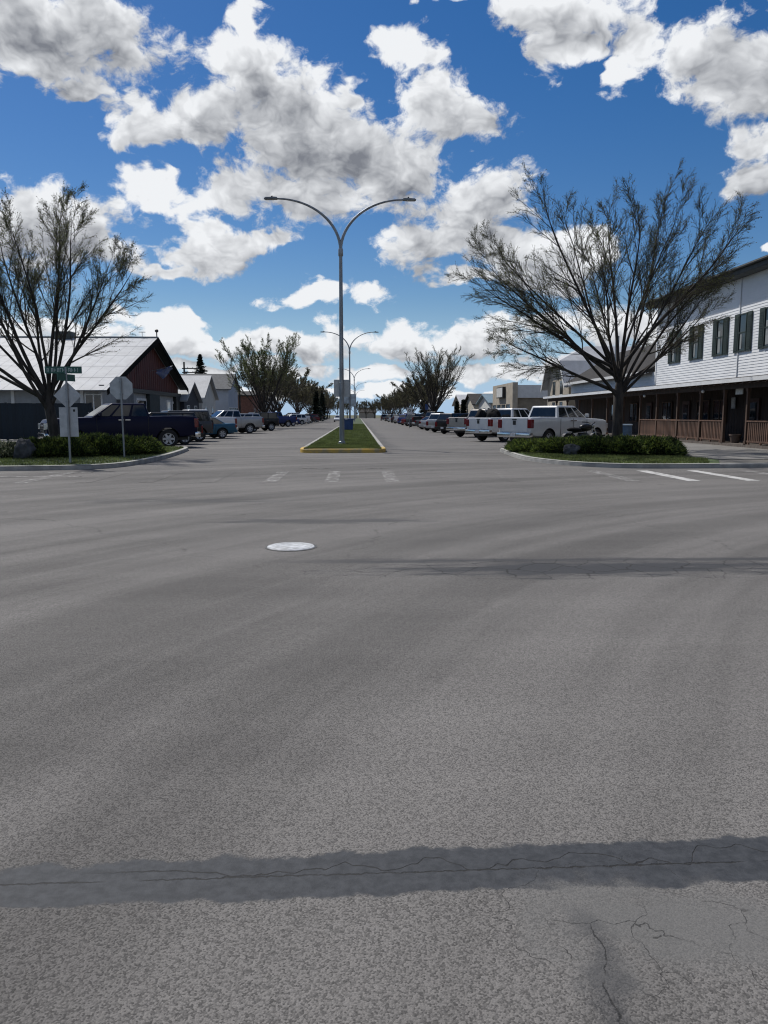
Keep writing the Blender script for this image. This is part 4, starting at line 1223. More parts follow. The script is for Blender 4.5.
    # underside and wheels
    parts.append(('chassis', None, MB().box((rear + .3, -hw * .55, .28 if not truck else .34), (ext - .3, hw * .55, S['st'][5][1] + .12)).mesh('chassis', BLACK), None))
    ty, rim, spk = wheel_meshes(r)
    for wx in S['wx']:
        for s in (-1, 1):
            M4 = Matrix.Translation((wx, s * (hw - .14), r)) @ Matrix.Rotation(0 if s > 0 else math.pi, 4, 'Z')
            parts.append(('wheel', None, ty, M4)); wi = len(parts) - 1
            parts.append(('rim', wi, rim, None)); parts.append(('spoke_disc', wi, spk, None))
    if kind == 'jeep':
        M4 = Matrix.Translation((rear - .13, 0, .98)) @ Matrix.Rotation(math.pi / 2, 4, 'Z')
        parts.append(('spare_wheel', None, ty, M4))
    return parts


PROTO = {k: proto(k) for k in SPECS}
SMALLSKIP = {'door_seam', 'door_handle', 'grille_bar', 'emblem', 'tailgate_handle', 'rim', 'chassis'}


def vehicle(kind, pm, loc, heading, name, label, cat, group, far=False, parts_hook=None):
    """heading: unit vector of the nose"""
    t = thing(name, label, cat, (loc[0], loc[1], 0.002), math.atan2(heading[1], heading[0]), group)
    objs = []
    for (nm, pi, me, M4) in PROTO[kind]:
        if far and nm in SMALLSKIP:
            objs.append(None); continue
        o = link(nm, me, t if pi is None else objs[pi])
        if M4 is not None: o.matrix_local = M4
        for i, s in enumerate(o.material_slots):
            if s.material == PAINT0:
                s.link = 'OBJECT'; s.material = pm
        objs.append(o)
    return t


W1 = PAINT0
NAVY = mat('navy blue car paint', (0.004, 0.005, 0.026), 0.35, 0.0, var=0.06, spec=0.18)
BLK = paint('black car paint', (0.006, 0.006, 0.007), 0.0)
TEAL = paint('teal blue car paint', (0.020, 0.085, 0.140), 0.4)
SILV = paint('silver car paint', (0.36, 0.37, 0.38), 0.7)
TANP = paint('tan silver car paint', (0.34, 0.32, 0.29), 0.3)
GREY = paint('dark grey car paint', (0.06, 0.062, 0.066), 0.5)
REDP = paint('dark red car paint', (0.13, 0.012, 0.014), 0.3)
BLUP = paint('blue car paint', (0.018, 0.035, 0.13), 0.4)
GL, GR = 'vehicles parked nose-in along the left kerb', 'vehicles parked nose-in along the right kerb'
HL = Vector((-math.sin(R(60)), -math.cos(R(60))))
HR = Vector((math.sin(R(52)), math.cos(R(52))))
HALF = {'pickup': 2.95, 'suv': 2.36, 'sedan': 2.4, 'jeep': 2.1}


def park(side, kind, pm, yrear, name, label, cat, xrear=None, far=None, turn=0.0, scl=None):
    h = (HL if side == 'L' else HR).copy()
    a = R(turn); h = Vector((h.x * math.cos(a) - h.y * math.sin(a), h.x * math.sin(a) + h.y * math.cos(a)))
    x = xrear if xrear is not None else (-8.6 if side == 'L' else 6.6)
    c = Vector((x, yrear)) + h * HALF[kind] * (scl[0] if scl else 1)
    t = vehicle(kind, pm, c, h, name, label, cat, GL if side == 'L' else GR, yrear > 90 if far is None else far)
    if scl: t.scale = scl
    return t


park('L', 'pickup', NAVY, 38.1, 'parked_pickup', 'dark navy crew-cab pickup beside the left planting bed', 'pickup', -8.15, scl=(1.14, 1.05, 1.07))
park('L', 'suv', BLK, 42.2, 'parked_suv', 'black SUV squeezed in beside the navy pickup', 'suv', -8.7)
park('L', 'jeep', GREY, 46.6, 'parked_jeep', 'dark grey boxy jeep between the black SUV and teal sedan', 'suv', -9.0)
park('L', 'sedan', TEAL, 52.6, 'parked_car', 'teal blue sedan parked opposite the red gable hall', 'car', -8.5)
park('L', 'pickup', W1, 57.5, 'parked_pickup', 'white pickup behind the teal blue sedan', 'pickup', -9.3)
park('L', 'pickup', SILV, 67.0, 'parked_pickup', 'silver pickup between the white pickup and black jeep', 'pickup', -8.5)
park('L', 'jeep', BLK, 78.0, 'parked_jeep', 'black boxy jeep in front of the budding elm', 'suv', -8.3)
park('L', 'suv', SILV, 73.0, 'parked_suv', 'silver SUV between the silver pickup and black jeep', 'suv', -9.2)
park('L', 'pickup', BLUP, 104, 'parked_pickup', 'dark blue pickup past the budding elm', 'pickup')
park('L', 'sedan', BLUP, 110, 'parked_car', 'blue sedan next to the dark blue pickup', 'car')
park('L', 'suv', W1, 126, 'parked_suv', 'white SUV past the blue sedan', 'suv')
park('L', 'pickup', W1, 134, 'parked_pickup', 'white pickup beside the far white SUV', 'pickup')
park('L', 'suv', BLK, 143, 'parked_suv', 'black SUV after the far white pickup', 'suv')
park('L', 'sedan', GREY, 152, 'parked_car', 'dark grey sedan far up the left kerb', 'car')
park('L', 'suv', REDP, 166, 'parked_suv', 'dark red SUV far up the left kerb', 'suv')
park('L', 'pickup', GREY, 180, 'parked_pickup', 'dark grey pickup at the far left trees', 'pickup')
park('L', 'sedan', W1, 204, 'parked_car', 'white sedan at the far left trees', 'car')
tr_ = park('R', 'pickup', W1, 36.6, 'parked_pickup', 'clean white crew-cab pickup beside the right planting bed', 'pickup', 7.45, scl=(1.05, 1.05, 1.03))
trC = park('R', 'pickup', W1, 44.8, 'parked_pickup', 'white pickup with dark cargo piled in its bed', 'pickup', 7.0)
park('R', 'pickup', TANP, 54.0, 'parked_pickup', 'dusty tan silver pickup past the loaded white pickup', 'pickup', 6.9)
park('R', 'suv', BLK, 63.0, 'parked_suv', 'black SUV between the tan pickup and silver SUV', 'suv', 6.9)
park('R', 'suv', SILV, 69.0, 'parked_suv', 'silver SUV beside the black SUV on the right kerb', 'suv', 6.7)
park('R', 'sedan', SILV, 76.0, 'parked_car', 'silver sedan between a silver SUV and dark sedan', 'car', 6.6)
park('R', 'sedan', GREY, 83.5, 'parked_car', 'dark grey sedan after the silver sedan', 'car', 6.7)
park('R', 'pickup', BLK, 90.5, 'parked_pickup', 'black pickup by the small white kerbside sign', 'pickup', 7.0)
park('R', 'suv', GREY, 100, 'parked_suv', 'dark grey SUV after the black pickup', 'suv')
park('R', 'sedan', REDP, 108, 'parked_car', 'dark red sedan under the bare elm', 'car')
park('R', 'suv', BLUP, 118, 'parked_suv', 'blue SUV past the bare elm', 'suv')
park('R', 'pickup', W1, 130, 'parked_pickup', 'white pickup far up the right kerb', 'pickup')
park('R', 'suv', BLK, 142, 'parked_suv', 'black SUV far up the right kerb', 'suv')
park('R', 'sedan', SILV, 156, 'parked_car', 'silver sedan far up the right kerb', 'car')
park('R', 'suv', GREY, 172, 'parked_suv', 'dark grey SUV at the far right trees', 'suv')
park('R', 'sedan', BLK, 192, 'parked_car', 'black sedan at the far right trees', 'car')
vehicle('sedan', W1, (at_y(338, 420, 178).x, 178), Vector((0.0, -1.0)), 'oncoming_car', 'white sedan driving towards the crossing left of the median', 'car', None, True)
vehicle('suv', GREY, (at_y(384, 420, 215).x, 215), Vector((0.02, 1.0)), 'leaving_car', 'dark grey SUV driving away to the right of the median', 'suv', None, True)

# cargo in the second white pickup: black sacks and wheels under the rail
TARP = mat('black tarpaulin', (0.010, 0.010, 0.012), 0.8, var=0.4, scale=5, spec=0.12)
hC = HR; cC = Vector((7.0, 44.8)) + hC * 2.95
def on_truck(lx, ly): return (cC.x + hC.x * lx - hC.y * ly, cC.y + hC.y * lx + hC.x * ly)


def lump(name, mt, parent, size, seed, sub=3, amp=0.22, loc=(0, 0, 0), base=None):
    bm = bmesh.new(); bmesh.ops.create_icosphere(bm, subdivisions=sub, radius=1.0)
    from mathutils import noise as mn
    for v in bm.verts:
        d = 1 + amp * mn.noise(v.co * 1.7 + Vector((seed * 3.1, 0, 0))) + amp * .5 * mn.noise(v.co * 4.0 + Vector((0, seed * 2.0, 0)))
        v.co = Vector((v.co.x * size[0] * d, v.co.y * size[1] * d, v.co.z * size[2] * d))
        if base is not None and v.co.z < base: v.co.z = base
    me = bpy.data.meshes.new(name); bm.to_mesh(me); bm.free(); me.materials.append(mt)
    smooth_mesh(me, 50)
    return link(name, me, parent, loc)


for i, (lx, ly, sx, sy, sz, lb_) in enumerate(((-2.3, .40, .42, .36, .72, 'black bundle at the right taillight end of the loaded pickup bed'), (-2.2, -.38, .40, .38, .66, 'black bundle at the left side of the loaded pickup bed'), (-1.6, .1, .40, .62, .74, 'tall black bundle against the cab of the loaded pickup'))):
    x, y = on_truck(lx, ly)
    o = thing('cargo_bundle', lb_, 'cargo', (x, y, 0.864), math.atan2(hC.y, hC.x), 'cargo in the pickup bed')
    lump('bundle', TARP, o, (sx, sy, sz * .85), i + 2, 3, .28, (0, 0, sz * .55), -sz * .55)
    MB().tube([(-sx * .75, 0, sz * .40), (-sx * .3, 0, sz * 1.38), (sx * .4, 0, sz * 1.36), (sx * .8, 0, sz * .5)], 0.02, 6).obj('strap', BLACK, o)

# motorcycle standing between the pickup and the bed
mp = at_y(582, 440, 34.9)
hm = Vector((math.sin(R(66)), math.cos(R(66))))
t = thing('motorcycle', 'black motorcycle standing in front of the clean white pickup', 'motorcycle', (mp.x, 34.9, 0.0), math.atan2(hm.y, hm.x))
t.scale = (1.1, 1.1, 1.12)
for x in (-.72, .74):
    w = MB().lathe([(.22, -.07), (.29, -.075), (.325, -.04), (.33, 0), (.325, .04), (.29, .075), (.22, .07)], 26, 'Y', (x, 0, .33), ring=True).obj('wheel', RUBBER, t, 40)
    MB().lathe([(.225, -.05), (.225, .05), (.19, .045), (.185, -.045)], 22, 'Y', (x, 0, .33), ring=True).obj('rim', CHROME, w, 40)
    q = MB()
    for k in range(8):
        a = math.pi / 4 * k; q.tube([(x, 0, .33), (x + .2 * math.cos(a), 0, .33 + .2 * math.sin(a))], .012, 5)
    q.obj('spoke', CHROME, w)
MB().tube([(.74, -.09, .33), (.50, -.09, .98)], .028, 8).obj('fork', CHROME, t); MB().tube([(.74, .09, .33), (.50, .09, .98)], .028, 8).obj('fork', CHROME, t)
MB().tube([(.30, -.40, 1.10), (.48, -.2, 1.08), (.50, 0, 1.0), (.48, .2, 1.08), (.30, .40, 1.10)], .018, 8).obj('handlebar', BLACK, t)
lump('tank', BLK, t, (.32, .17, .16), 5, 3, .05, (.18, 0, .88)); lump('seat', TARP, t, (.38, .16, .09), 6, 3, .05, (-.42, 0, .80))
lump('engine', mat('engine metal', (0.10, 0.10, 0.105), 0.4, 0.8), t, (.30, .20, .22), 8, 3, .25, (.05, 0, .48))
MB().tube([(.1, .20, .38), (-.3, .22, .30), (-.95, .24, .34)], [.03, .04, .055], 10).obj('exhaust', CHROME, t)
MB().tube([(.50, 0, .98), (.2, 0, .75), (-.5, 0, .68), (-.72, 0, .34)], .035, 8).obj('frame', BLACK, t)
MB().lathe([(.03, .60), (.095, .58), (.10, .52), (.06, .48)], 16, 'X', (0, 0, .93)).obj('headlight', HEADLAMP, t, 40)
for x, s in ((-.72, 1), (.74, .8)):
    q = MB(); pts = [(x + .365 * math.cos(R(a)), 0, .33 + .365 * math.sin(R(a))) for a in range(30, 151, 15)]
    for i in range(len(pts) - 1):
        a, b = pts[i], pts[i + 1]
        q.face([(a[0], -.08, a[2]), (a[0], .08, a[2]), (b[0], .08, b[2]), (b[0], -.08, b[2])])
    q.obj('mudguard', BLK, t)
MB().tube([(-.1, .1, .3), (-.12, .30, 0.01)], .014, 6).obj('stand', BLACK, t)

# ------------------------------------------------------------------ trees, shrubs, rocks
class Wood:
    def __init__(self, seed):
        self.r = random.Random(seed); self.V, self.F, self.L, self.tips = [], [], [], []
        self.nv = 0

    def tube(self, pts, rad, k, lvl):
        n = len(pts)
        P = np.array(pts); T = np.gradient(P, axis=0)
        T /= np.linalg.norm(T, axis=1)[:, None] + 1e-9
        ref = np.array([0.31, 0.87, 0.12]) if abs(T[0][2]) > 0.8 else np.array([0.05, 0.08, 1.0])
        U = np.cross(T, ref); U /= np.linalg.norm(U, axis=1)[:, None] + 1e-9
        Wv = np.cross(T, U)
        a = 2 * np.pi * np.arange(k) / k
        ring = P[:, None, :] + (U[:, None, :] * np.cos(a)[None, :, None] + Wv[:, None, :] * np.sin(a)[None, :, None]) * np.array(rad)[:, None, None]
        self.V.append(ring.reshape(-1, 3))
        i, j = np.meshgrid(np.arange(n - 1), np.arange(k), indexing='ij')
        A = (i * k + j).ravel(); B = (i * k + (j + 1) % k).ravel()
        F = np.stack([A, B, B + k, A + k], 1) + self.nv
        self.F.append(F); self.L.append(np.full(len(F), lvl)); self.nv += n * k


def rot_about(v, axis, ang):
    return Matrix.Rotation(ang, 3, axis) @ v


def elm(seed, height, spread, trunk_h, trunk_r, limbs, levels=4, nchild=(9, 8, 6), twig_r=0.0045, trop=0.02, lean=(0, 0), fork_angles=None, fork_z=0.45):
    """vase-shaped tree: a short trunk that forks into long upswept limbs"""
    wd = Wood(seed); r = wd.r
    base = Vector((0, 0, 0)); top = Vector((r.uniform(-.08, .08) + lean[0], r.uniform(-.08, .08) + lean[1], trunk_h))
    wd.tube([base + Vector((0, 0, -.1)), base + Vector((0, 0, .15)), base.lerp(top, .5), top, top + Vector((0, 0, .35)), top + Vector((0, 0, fork_z + .15))], [trunk_r * 1.5, trunk_r * 1.15, trunk_r, trunk_r * .95, trunk_r * .62, trunk_r * .22], 10, 0)

    def branch(p, d, length, r0, lvl):
        nseg = {1: 12, 2: 7, 3: 5, 4: 3}.get(lvl, 2)
        k = {1: 7, 2: 5, 3: 4}.get(lvl, 3)
        pts = [tuple(p)]; rad = [r0]
        q = p.copy(); dirs = [d.copy()]
        wob = {1: .042, 2: .06, 3: .085, 4: .13}.get(lvl, .16)
        for i in range(nseg):
            d = d + Vector((r.gauss(0, wob), r.gauss(0, wob), r.gauss(0, wob * .7) + trop * (1 if lvl < 3 else .6)))
            d.normalize()
            q = q + d * (length / nseg)
            pts.append(tuple(q)); dirs.append(d.copy())
            f = (i + 1) / nseg
            rad.append(max(twig_r * .7, r0 * (1 - f) ** 0.8 + twig_r * .6))
        wd.tube(pts, rad, k, lvl)
        if lvl >= levels:
            wd.tips.append((pts, lvl)); return
        nc = nchild[lvl - 1]
        n = max(2, int(nc * r.uniform(.8, 1.2)))
        f0 = {1: .30, 2: .12, 3: .08}.get(lvl, .1)
        for c in range(n):
            f = f0 + (1 - f0) * (c + r.random()) / n
            x = f * nseg; i = min(int(x), nseg - 1); t = x - i
            a, b = Vector(pts[i]), Vector(pts[i + 1])
            pos = a.lerp(b, t); dd = dirs[i].lerp(dirs[i + 1], t).normalized()
            ax = rot_about(dd.orthogonal().normalized(), dd, r.uniform(0, 2 * math.pi))
            nd = rot_about(dd, ax, r.uniform(R(14), R(38)))
            ln = length * {1: .42, 2: .44, 3: .42}.get(lvl, .5) * (1.12 - .72 * f) * r.uniform(.7, 1.25)
            rr = max(twig_r, (rad[i] * (1 - t) + rad[i + 1] * t) * r.uniform(.38, .58))
            branch(pos, nd, max(ln, .25), rr, lvl + 1)
        wd.tips.append((pts[-2:], lvl))

    for i in range(limbs):
        if fork_angles: az, inc, ln = fork_angles[i % len(fork_angles)]; az, inc = R(az), R(inc)
        else:
            az = 2 * math.pi * i / limbs + r.uniform(-.35, .35); inc = r.uniform(R(12), R(48)) * spread; ln = r.uniform(.85, 1.05)
        d = Vector((math.sin(inc) * math.cos(az), math.sin(inc) * math.sin(az), math.cos(inc)))
        st = top + Vector((d.x * .05, d.y * .05, -.2 + (fork_z + .1) * r.random()))
        branch(st, d, (height - trunk_h) * ln / max(.72, math.cos(inc) ** .4), trunk_r * r.uniform(.28, .42), 1)
    return wd


def leaf_quads(wd, per, size, r):
    V, n = [], 0
    for pts, lvl in wd.tips:
        for _ in range(per if lvl >= 3 else per // 2 + 1):
            i = r.randrange(len(pts) - 1); t = r.random()
            a, b = pts[i], pts[i + 1]
            c = np.array([a[k] + (b[k] - a[k]) * t + r.gauss(0, size * .5) for k in range(3)])
            u = np.array([r.gauss(0, 1) for _ in range(3)]); u /= np.linalg.norm(u)
            w = np.cross(u, [r.gauss(0, 1) for _ in range(3)]); w /= np.linalg.norm(w) + 1e-9
            s = size * r.uniform(.6, 1.3)
            V += [c - u * s * .5, c + w * s * .28, c + u * s * .5, c - w * s * .28]
    V = np.array(V)
    return V, np.arange(len(V)).reshape(-1, 4)


def tree_thing(name, label, loc, wd, leaf=BUD, per=5, size=.05, seed=1, group=None, scale=1.0, rz=0.0, share=None, twig=None):
    t = thing(name, label, 'tree', loc, rz, group)
    t.scale = (scale,) * 3
    if share:
        for nm, me in share: link(nm, me, t)
        return share
    V = np.concatenate(wd.V); F = np.concatenate(wd.F); L = np.concatenate(wd.L)
    used = []
    for nm, sel, mt in (('trunk', L <= 1, BARK), ('branches', L >= 2, twig or TWIG)):
        f = F[sel]; idx, inv = np.unique(f, return_inverse=True)
        me = tri_mesh(nm, V[idx], inv.reshape(f.shape), [mt]); me.polygons.foreach_set('use_smooth', [True] * len(me.polygons))
        used.append((nm, me))
    if per:
        lv, lf = leaf_quads(wd, per, size, random.Random(seed))
        used.append(('crown', tri_mesh('crown', lv, lf, [leaf])))
    for nm, me in used: link(nm, me, t)
    return used


# big elm of the right bulb, wide open vase
p = gnd(617, 446, .12); p = at_y(617, 440, 31.0)
FA = [(180, 66, .70), (195, 72, .62), (170, 58, .78), (205, 50, .9), (160, 42, .95), (185, 34, 1.0), (150, 24, 1.0), (110, 14, .98), (60, 12, 1.0), (20, 18, 1.06), (345, 27, .98), (10, 36, .85), (350, 48, .68), (5, 60, .54), (270, 30, .9), (90, 40, .85), (235, 56, .75), (310, 42, .85), (130, 56, .7), (50, 52, .7)]
wd = elm(11, 9.3, 1.0, 2.35, .20, len(FA), 4, (12, 10, 10), twig_r=.0032, fork_angles=FA, trop=.012, fork_z=1.1)
tree_thing('elm_tree', 'big wide elm with bare dark branches in the right planting bed', (p.x, 31.0, .1), wd, BUD, 2, .045, 3)
# elm of the left bulb
p = at_y(58, 440, 30.0)
FB = [(180, 44, 1.0), (165, 34, 1.0), (195, 52, .9), (185, 26, 1.0), (140, 18, 1.02), (90, 10, 1.02), (40, 13, .98), (10, 20, .95), (350, 28, .84), (0, 36, .76), (300, 26, .9), (240, 36, .95), (120, 34, .85), (170, 60, .75)]
wd = elm(23, 8.7, 1.0, 1.75, .20, len(FB), 4, (12, 10, 10), twig_r=.0032, fork_angles=FB, trop=.015, fork_z=0.7, lean=(-.35, 0))
tree_thing('elm_tree', 'elm forking low above the hedge in the left planting bed', (p.x, 30.0, .1), wd, BUD, 3, .045, 5)
# budding elm further on the left, bare elm further on the right
p = at_y(270, 430, 92)
wd = elm(31, 9.4, .9, 1.4, .26, 15, 4, (11, 8, 5), twig_r=.009, trop=.06)
lm = tree_thing('elm_tree', 'rounded elm with fresh green buds by the left kerb', (p.x - 0.6, 92, .1), wd, BUDGREEN, 4, .10, 7, twig=FARTWIG)
p = at_y(434, 430, 98)
wd2 = elm(37, 8.7, .95, 1.6, .26, 17, 4, (10, 8, 5), twig_r=.008, trop=.05)
rm_ = tree_thing('elm_tree', 'bare fan-shaped elm by the right kerb', (p.x, 98, .1), wd2, BUD, 2, .07, 9, twig=FARTWIG)
# far street trees
wd3 = elm(41, 8.0, 1.15, 1.6, .2, 9, 4, (9, 7, 5), twig_r=.016, trop=.03)
FARBUD = leafy(mat('dull far foliage', (0.095, 0.092, 0.052), 0.9, var=.5, scale=.5))
far_share = None
names = ['budding', 'bare']
FT = []
for i in range(18):
    y = 116 + i * 15
    FT.append((-12.6 - (i % 3) * 1.2, y + (i % 2) * 5, 1.04 + .16 * ((i * 7) % 5) / 4, 'L', i))
    FT.append((11.0 + (i % 3) * 1.3, y + 8 - (i % 2) * 4, .94 + .16 * ((i * 5) % 5) / 4, 'R', i))
ordw = ['first', 'second', 'third', 'fourth', 'fifth', 'sixth', 'seventh', 'eighth', 'ninth', 'tenth', 'eleventh', 'twelfth', 'thirteenth', 'fourteenth', 'fifteenth', 'sixteenth', 'seventeenth', 'eighteenth']
for k_, x in enumerate((-9.5, -5.0, -0.5, 3.8, 7.6)):
    FT.append((x, 352 + (k_ * 7) % 11, .95, 'E', k_))
for (x, y, s, sd, i) in FT:
    lab = ('brown twiggy street tree on the left kerb, %s after the budding elm' if sd == 'L' else 'brown twiggy street tree on the right kerb, %s after the bare elm' if sd == 'R' else 'brown twiggy tree closing the street end, %s from the left kerb') % ordw[i]
    sh = tree_thing('street_tree', lab, (x, y, .1), wd3, FARBUD, 2, .20, 11, 'street trees far up the kerbs', s, i * 1.3 + (0 if sd == 'L' else .7), far_share, FARTWIG)
    far_share = sh


# conifers
def spruce(name, label, loc, h, w, seed, group=None):
    r = random.Random(seed)
    t = thing(name, label, 'tree', loc, 0, group)
    MB().tube([(0, 0, 0), (0, 0, h * .6), (0, 0, h)], [.16, .09, .02], 7).obj('trunk', BARK, t)
    V = []
    n = 0
    z = h * .10
    while z < h:
        f = 1 - z / h; rad = w * (f ** .85) * r.uniform(.8, 1.1) + .08
        for k in range(int(7 + 9 * f)):
            a = r.uniform(0, 2 * math.pi); L = rad * r.uniform(.7, 1.1)
            for q in range(7):
                s = (q + 1) / 7
                c = np.array([math.cos(a) * L * s, math.sin(a) * L * s, z - L * .28 * s + .1 * s * s + r.uniform(-.06, .06)])
                wv = .13 + .10 * (1 - s)
                u = np.array([math.cos(a + r.uniform(-.9, .9)), math.sin(a + r.uniform(-.9, .9)), r.uniform(-.5, .25)]) * wv * 1.9
                side = np.array([-math.sin(a), math.cos(a), r.uniform(-.6, .6)]) * wv
                V += [c - side, c + u, c + side, c - u * .6]
        z += .12 + .30 * f * .6
    V = np.array(V)
    link('crown', tri_mesh('crown', V, np.arange(len(V)).reshape(-1, 4), [mat('spruce needles', (0.018, 0.030, 0.016), .9, var=.4, scale=1.2)]), t)
    return t


p = at_y(200, 355, 140)
spruce('spruce_tree', 'dark spruce standing alone behind the pale stucco hall', (p.x, 140, 0), p.z, 3.6, 4)
for i, (u, v, y, lb_) in enumerate(((316, 388, 170, 'dark spruce among the far left street trees'), (322, 391, 190, 'smaller dark spruce beside the one in the far left trees'), (424, 393, 150, 'dark spruce behind the bare right elm'), (457, 402, 128, 'small dark conifer in front of the tan gabled shop'), (463.5, 400, 124, 'slim dark conifer by the cream gabled shop'))):
    p = at_y(u, v, y)
    spruce('spruce_tree', lb_, (p.x, y, 0), p.z, 1.9 if y > 140 else 0.8, 20 + i)


# junipers: low spreading evergreen mounds of fine sprays
JUNI = [leafy(mat('juniper green', (0.105, 0.140, 0.028), .85, var=.45, scale=2.2)), leafy(mat('juniper dark green', (0.028, 0.046, 0.014), .85, var=.4, scale=2.2))]


def juniper(label, loc, rx, ry, h, seed, n=4600, group='junipers in the planting beds', mats=None, name='juniper_bush'):
    r = np.random.default_rng(seed)
    t = thing(name, label, 'bush', loc, 0, group); h *= .86
    a = r.uniform(0, 2 * np.pi, n); rho = np.sqrt(r.random(n))
    hh = h * (.75 + .35 * np.sin(a * 3 + seed) * rho)
    zt = hh * (1 - rho ** 2.4) ** .5 * r.uniform(.45, 1.05, n) + .05
    C = np.stack([rx * rho * np.cos(a) + r.normal(0, .05, n), ry * rho * np.sin(a) + r.normal(0, .05, n), zt], 1)
    out = np.stack([np.cos(a) * (.5 + rho), np.sin(a) * (.5 + rho), .45 + .5 * r.random(n)], 1) + r.normal(0, .3, (n, 3))
    out /= np.linalg.norm(out, axis=1)[:, None]
    side = np.cross(out, r.normal(0, 1, (n, 3))); side /= np.linalg.norm(side, axis=1)[:, None] + 1e-9
    L = r.uniform(.10, .24, n)[:, None]
    V = []
    for q in range(3):                                    # a spray is three narrow fingers
        dq = out + side * (q - 1) * .55; dq /= np.linalg.norm(dq, axis=1)[:, None]
        w = np.cross(dq, r.normal(0, 1, (n, 3))); w /= np.linalg.norm(w, axis=1)[:, None] + 1e-9
        V.append(np.stack([C - w * .012, C + dq * L * .55 + w * .019, C + dq * L, C + dq * L * .5 - w * .019], 1))
    V = np.concatenate(V).reshape(-1, 3)
    F = np.arange(len(V)).reshape(-1, 4)
    link('foliage', tri_mesh('foliage', V, F, mats or JUNI, r.integers(0, 2, len(F))), t)
    m = MB()
    rr = random.Random(seed)
    for k in range(9):
        b = rr.uniform(0, 2 * math.pi); q = rr.uniform(.5, .85)
        m.tube([(0, 0, -.02), (rx * q * .5 * math.cos(b), ry * q * .5 * math.sin(b), h * .35), (rx * q * math.cos(b), ry * q * math.sin(b), h * .5)], [.03, .022, .01], 5)
    m.obj('stem', BARK, t)
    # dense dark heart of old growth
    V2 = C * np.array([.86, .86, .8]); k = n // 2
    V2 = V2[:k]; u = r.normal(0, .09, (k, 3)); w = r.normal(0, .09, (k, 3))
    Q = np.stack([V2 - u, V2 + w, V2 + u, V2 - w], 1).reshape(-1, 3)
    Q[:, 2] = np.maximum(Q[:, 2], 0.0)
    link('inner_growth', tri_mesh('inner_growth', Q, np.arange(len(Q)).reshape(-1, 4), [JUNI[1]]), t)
    return t


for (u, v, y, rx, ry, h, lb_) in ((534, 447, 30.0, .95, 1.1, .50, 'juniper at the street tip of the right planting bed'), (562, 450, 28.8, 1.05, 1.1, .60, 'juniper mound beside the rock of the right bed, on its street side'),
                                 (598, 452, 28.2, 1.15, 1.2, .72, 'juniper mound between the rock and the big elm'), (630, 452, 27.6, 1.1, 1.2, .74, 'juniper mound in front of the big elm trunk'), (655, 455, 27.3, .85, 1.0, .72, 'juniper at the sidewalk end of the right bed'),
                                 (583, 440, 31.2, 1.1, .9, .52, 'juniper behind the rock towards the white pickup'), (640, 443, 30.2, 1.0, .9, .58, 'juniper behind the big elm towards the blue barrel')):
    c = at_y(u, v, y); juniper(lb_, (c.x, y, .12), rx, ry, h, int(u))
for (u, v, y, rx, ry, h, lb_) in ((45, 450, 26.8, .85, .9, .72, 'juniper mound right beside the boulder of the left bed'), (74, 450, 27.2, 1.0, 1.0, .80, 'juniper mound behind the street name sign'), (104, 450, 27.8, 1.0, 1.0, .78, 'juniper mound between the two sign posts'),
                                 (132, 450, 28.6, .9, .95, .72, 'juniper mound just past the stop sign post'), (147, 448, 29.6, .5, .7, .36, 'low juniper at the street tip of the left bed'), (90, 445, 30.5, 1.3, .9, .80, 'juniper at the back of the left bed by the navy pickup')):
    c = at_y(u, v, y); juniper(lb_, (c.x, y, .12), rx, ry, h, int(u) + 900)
PALEB = [leafy(mat('pale dry leaf', (0.26, 0.27, 0.18), .85, var=.3, scale=3)), mat('grey green leaf', (0.10, 0.12, 0.06), .85, var=.3, scale=3)]
c = at_y(4, 452, 26.5)
juniper('pale grey green shrub at the boulder of the left bed', (c.x, 26.5, .12), .8, .8, .55, 77, 1500, None, PALEB, 'pale_shrub')

ROCK = mat('grey granite', (0.055, 0.056, 0.06), .9, var=.4, scale=3, bump=.6, bscale=9, bdist=.05)
c = at_y(25, 452, 25.9)
t = thing('boulder', 'grey boulder between the pale shrub and junipers of the left bed', 'rock', (c.x, 25.9, .06))
lump('stone', ROCK, t, (.34, .30, .42), 3, 4, .30, (0, 0, .30), -.32)
c = at_y(571, 455, 27.2)
t = thing('boulder', 'small grey rock among the junipers of the right bed', 'rock', (c.x, 27.2, .10))
lump('stone', ROCK, t, (.26, .22, .24), 9, 4, .30, (0, 0, .20), -.2)

# ------------------------------------------------------------------ street furniture
def arc_arm(sgn, reach=2.95, rise=2.35, n=16):
    pts = []
    for i in range(n + 1):
        a = (math.pi / 2) * i / n
        pts.append((sgn * reach * (1 - math.cos(a)) ** 1.0 * 1.0, 0, rise * math.sin(a)))
    pts.append((sgn * (reach + 0.25), 0, rise + 0.005))
    return pts


PX1 = gnd(342, 447)
LAMP_H = 9.1
arm_m = [MB().tube(arc_arm(s), [0.075 - 0.035 * i / 17 for i in range(18)], 8).mesh('arm', GALV, 40) for s in (-1, 1)]
pole_m = MB().tube([(0, 0, 0.0), (0, 0, 4), (0, 0, LAMP_H + 0.05)], [0.125, 0.105, 0.08], 14).mesh('pole', GALV, 40)
base_m = MB().lathe([(0.24, 0), (0.24, 0.03), (0.17, 0.04), (0.16, 0.12), (0.13, 0.14)], 14).mesh('base_plate', GALV, 30)
collar_m = MB().lathe([(0.09, -0.25), (0.115, -0.22), (0.115, 0.05), (0.095, 0.12)], 12).mesh('collar', GALV, 40)


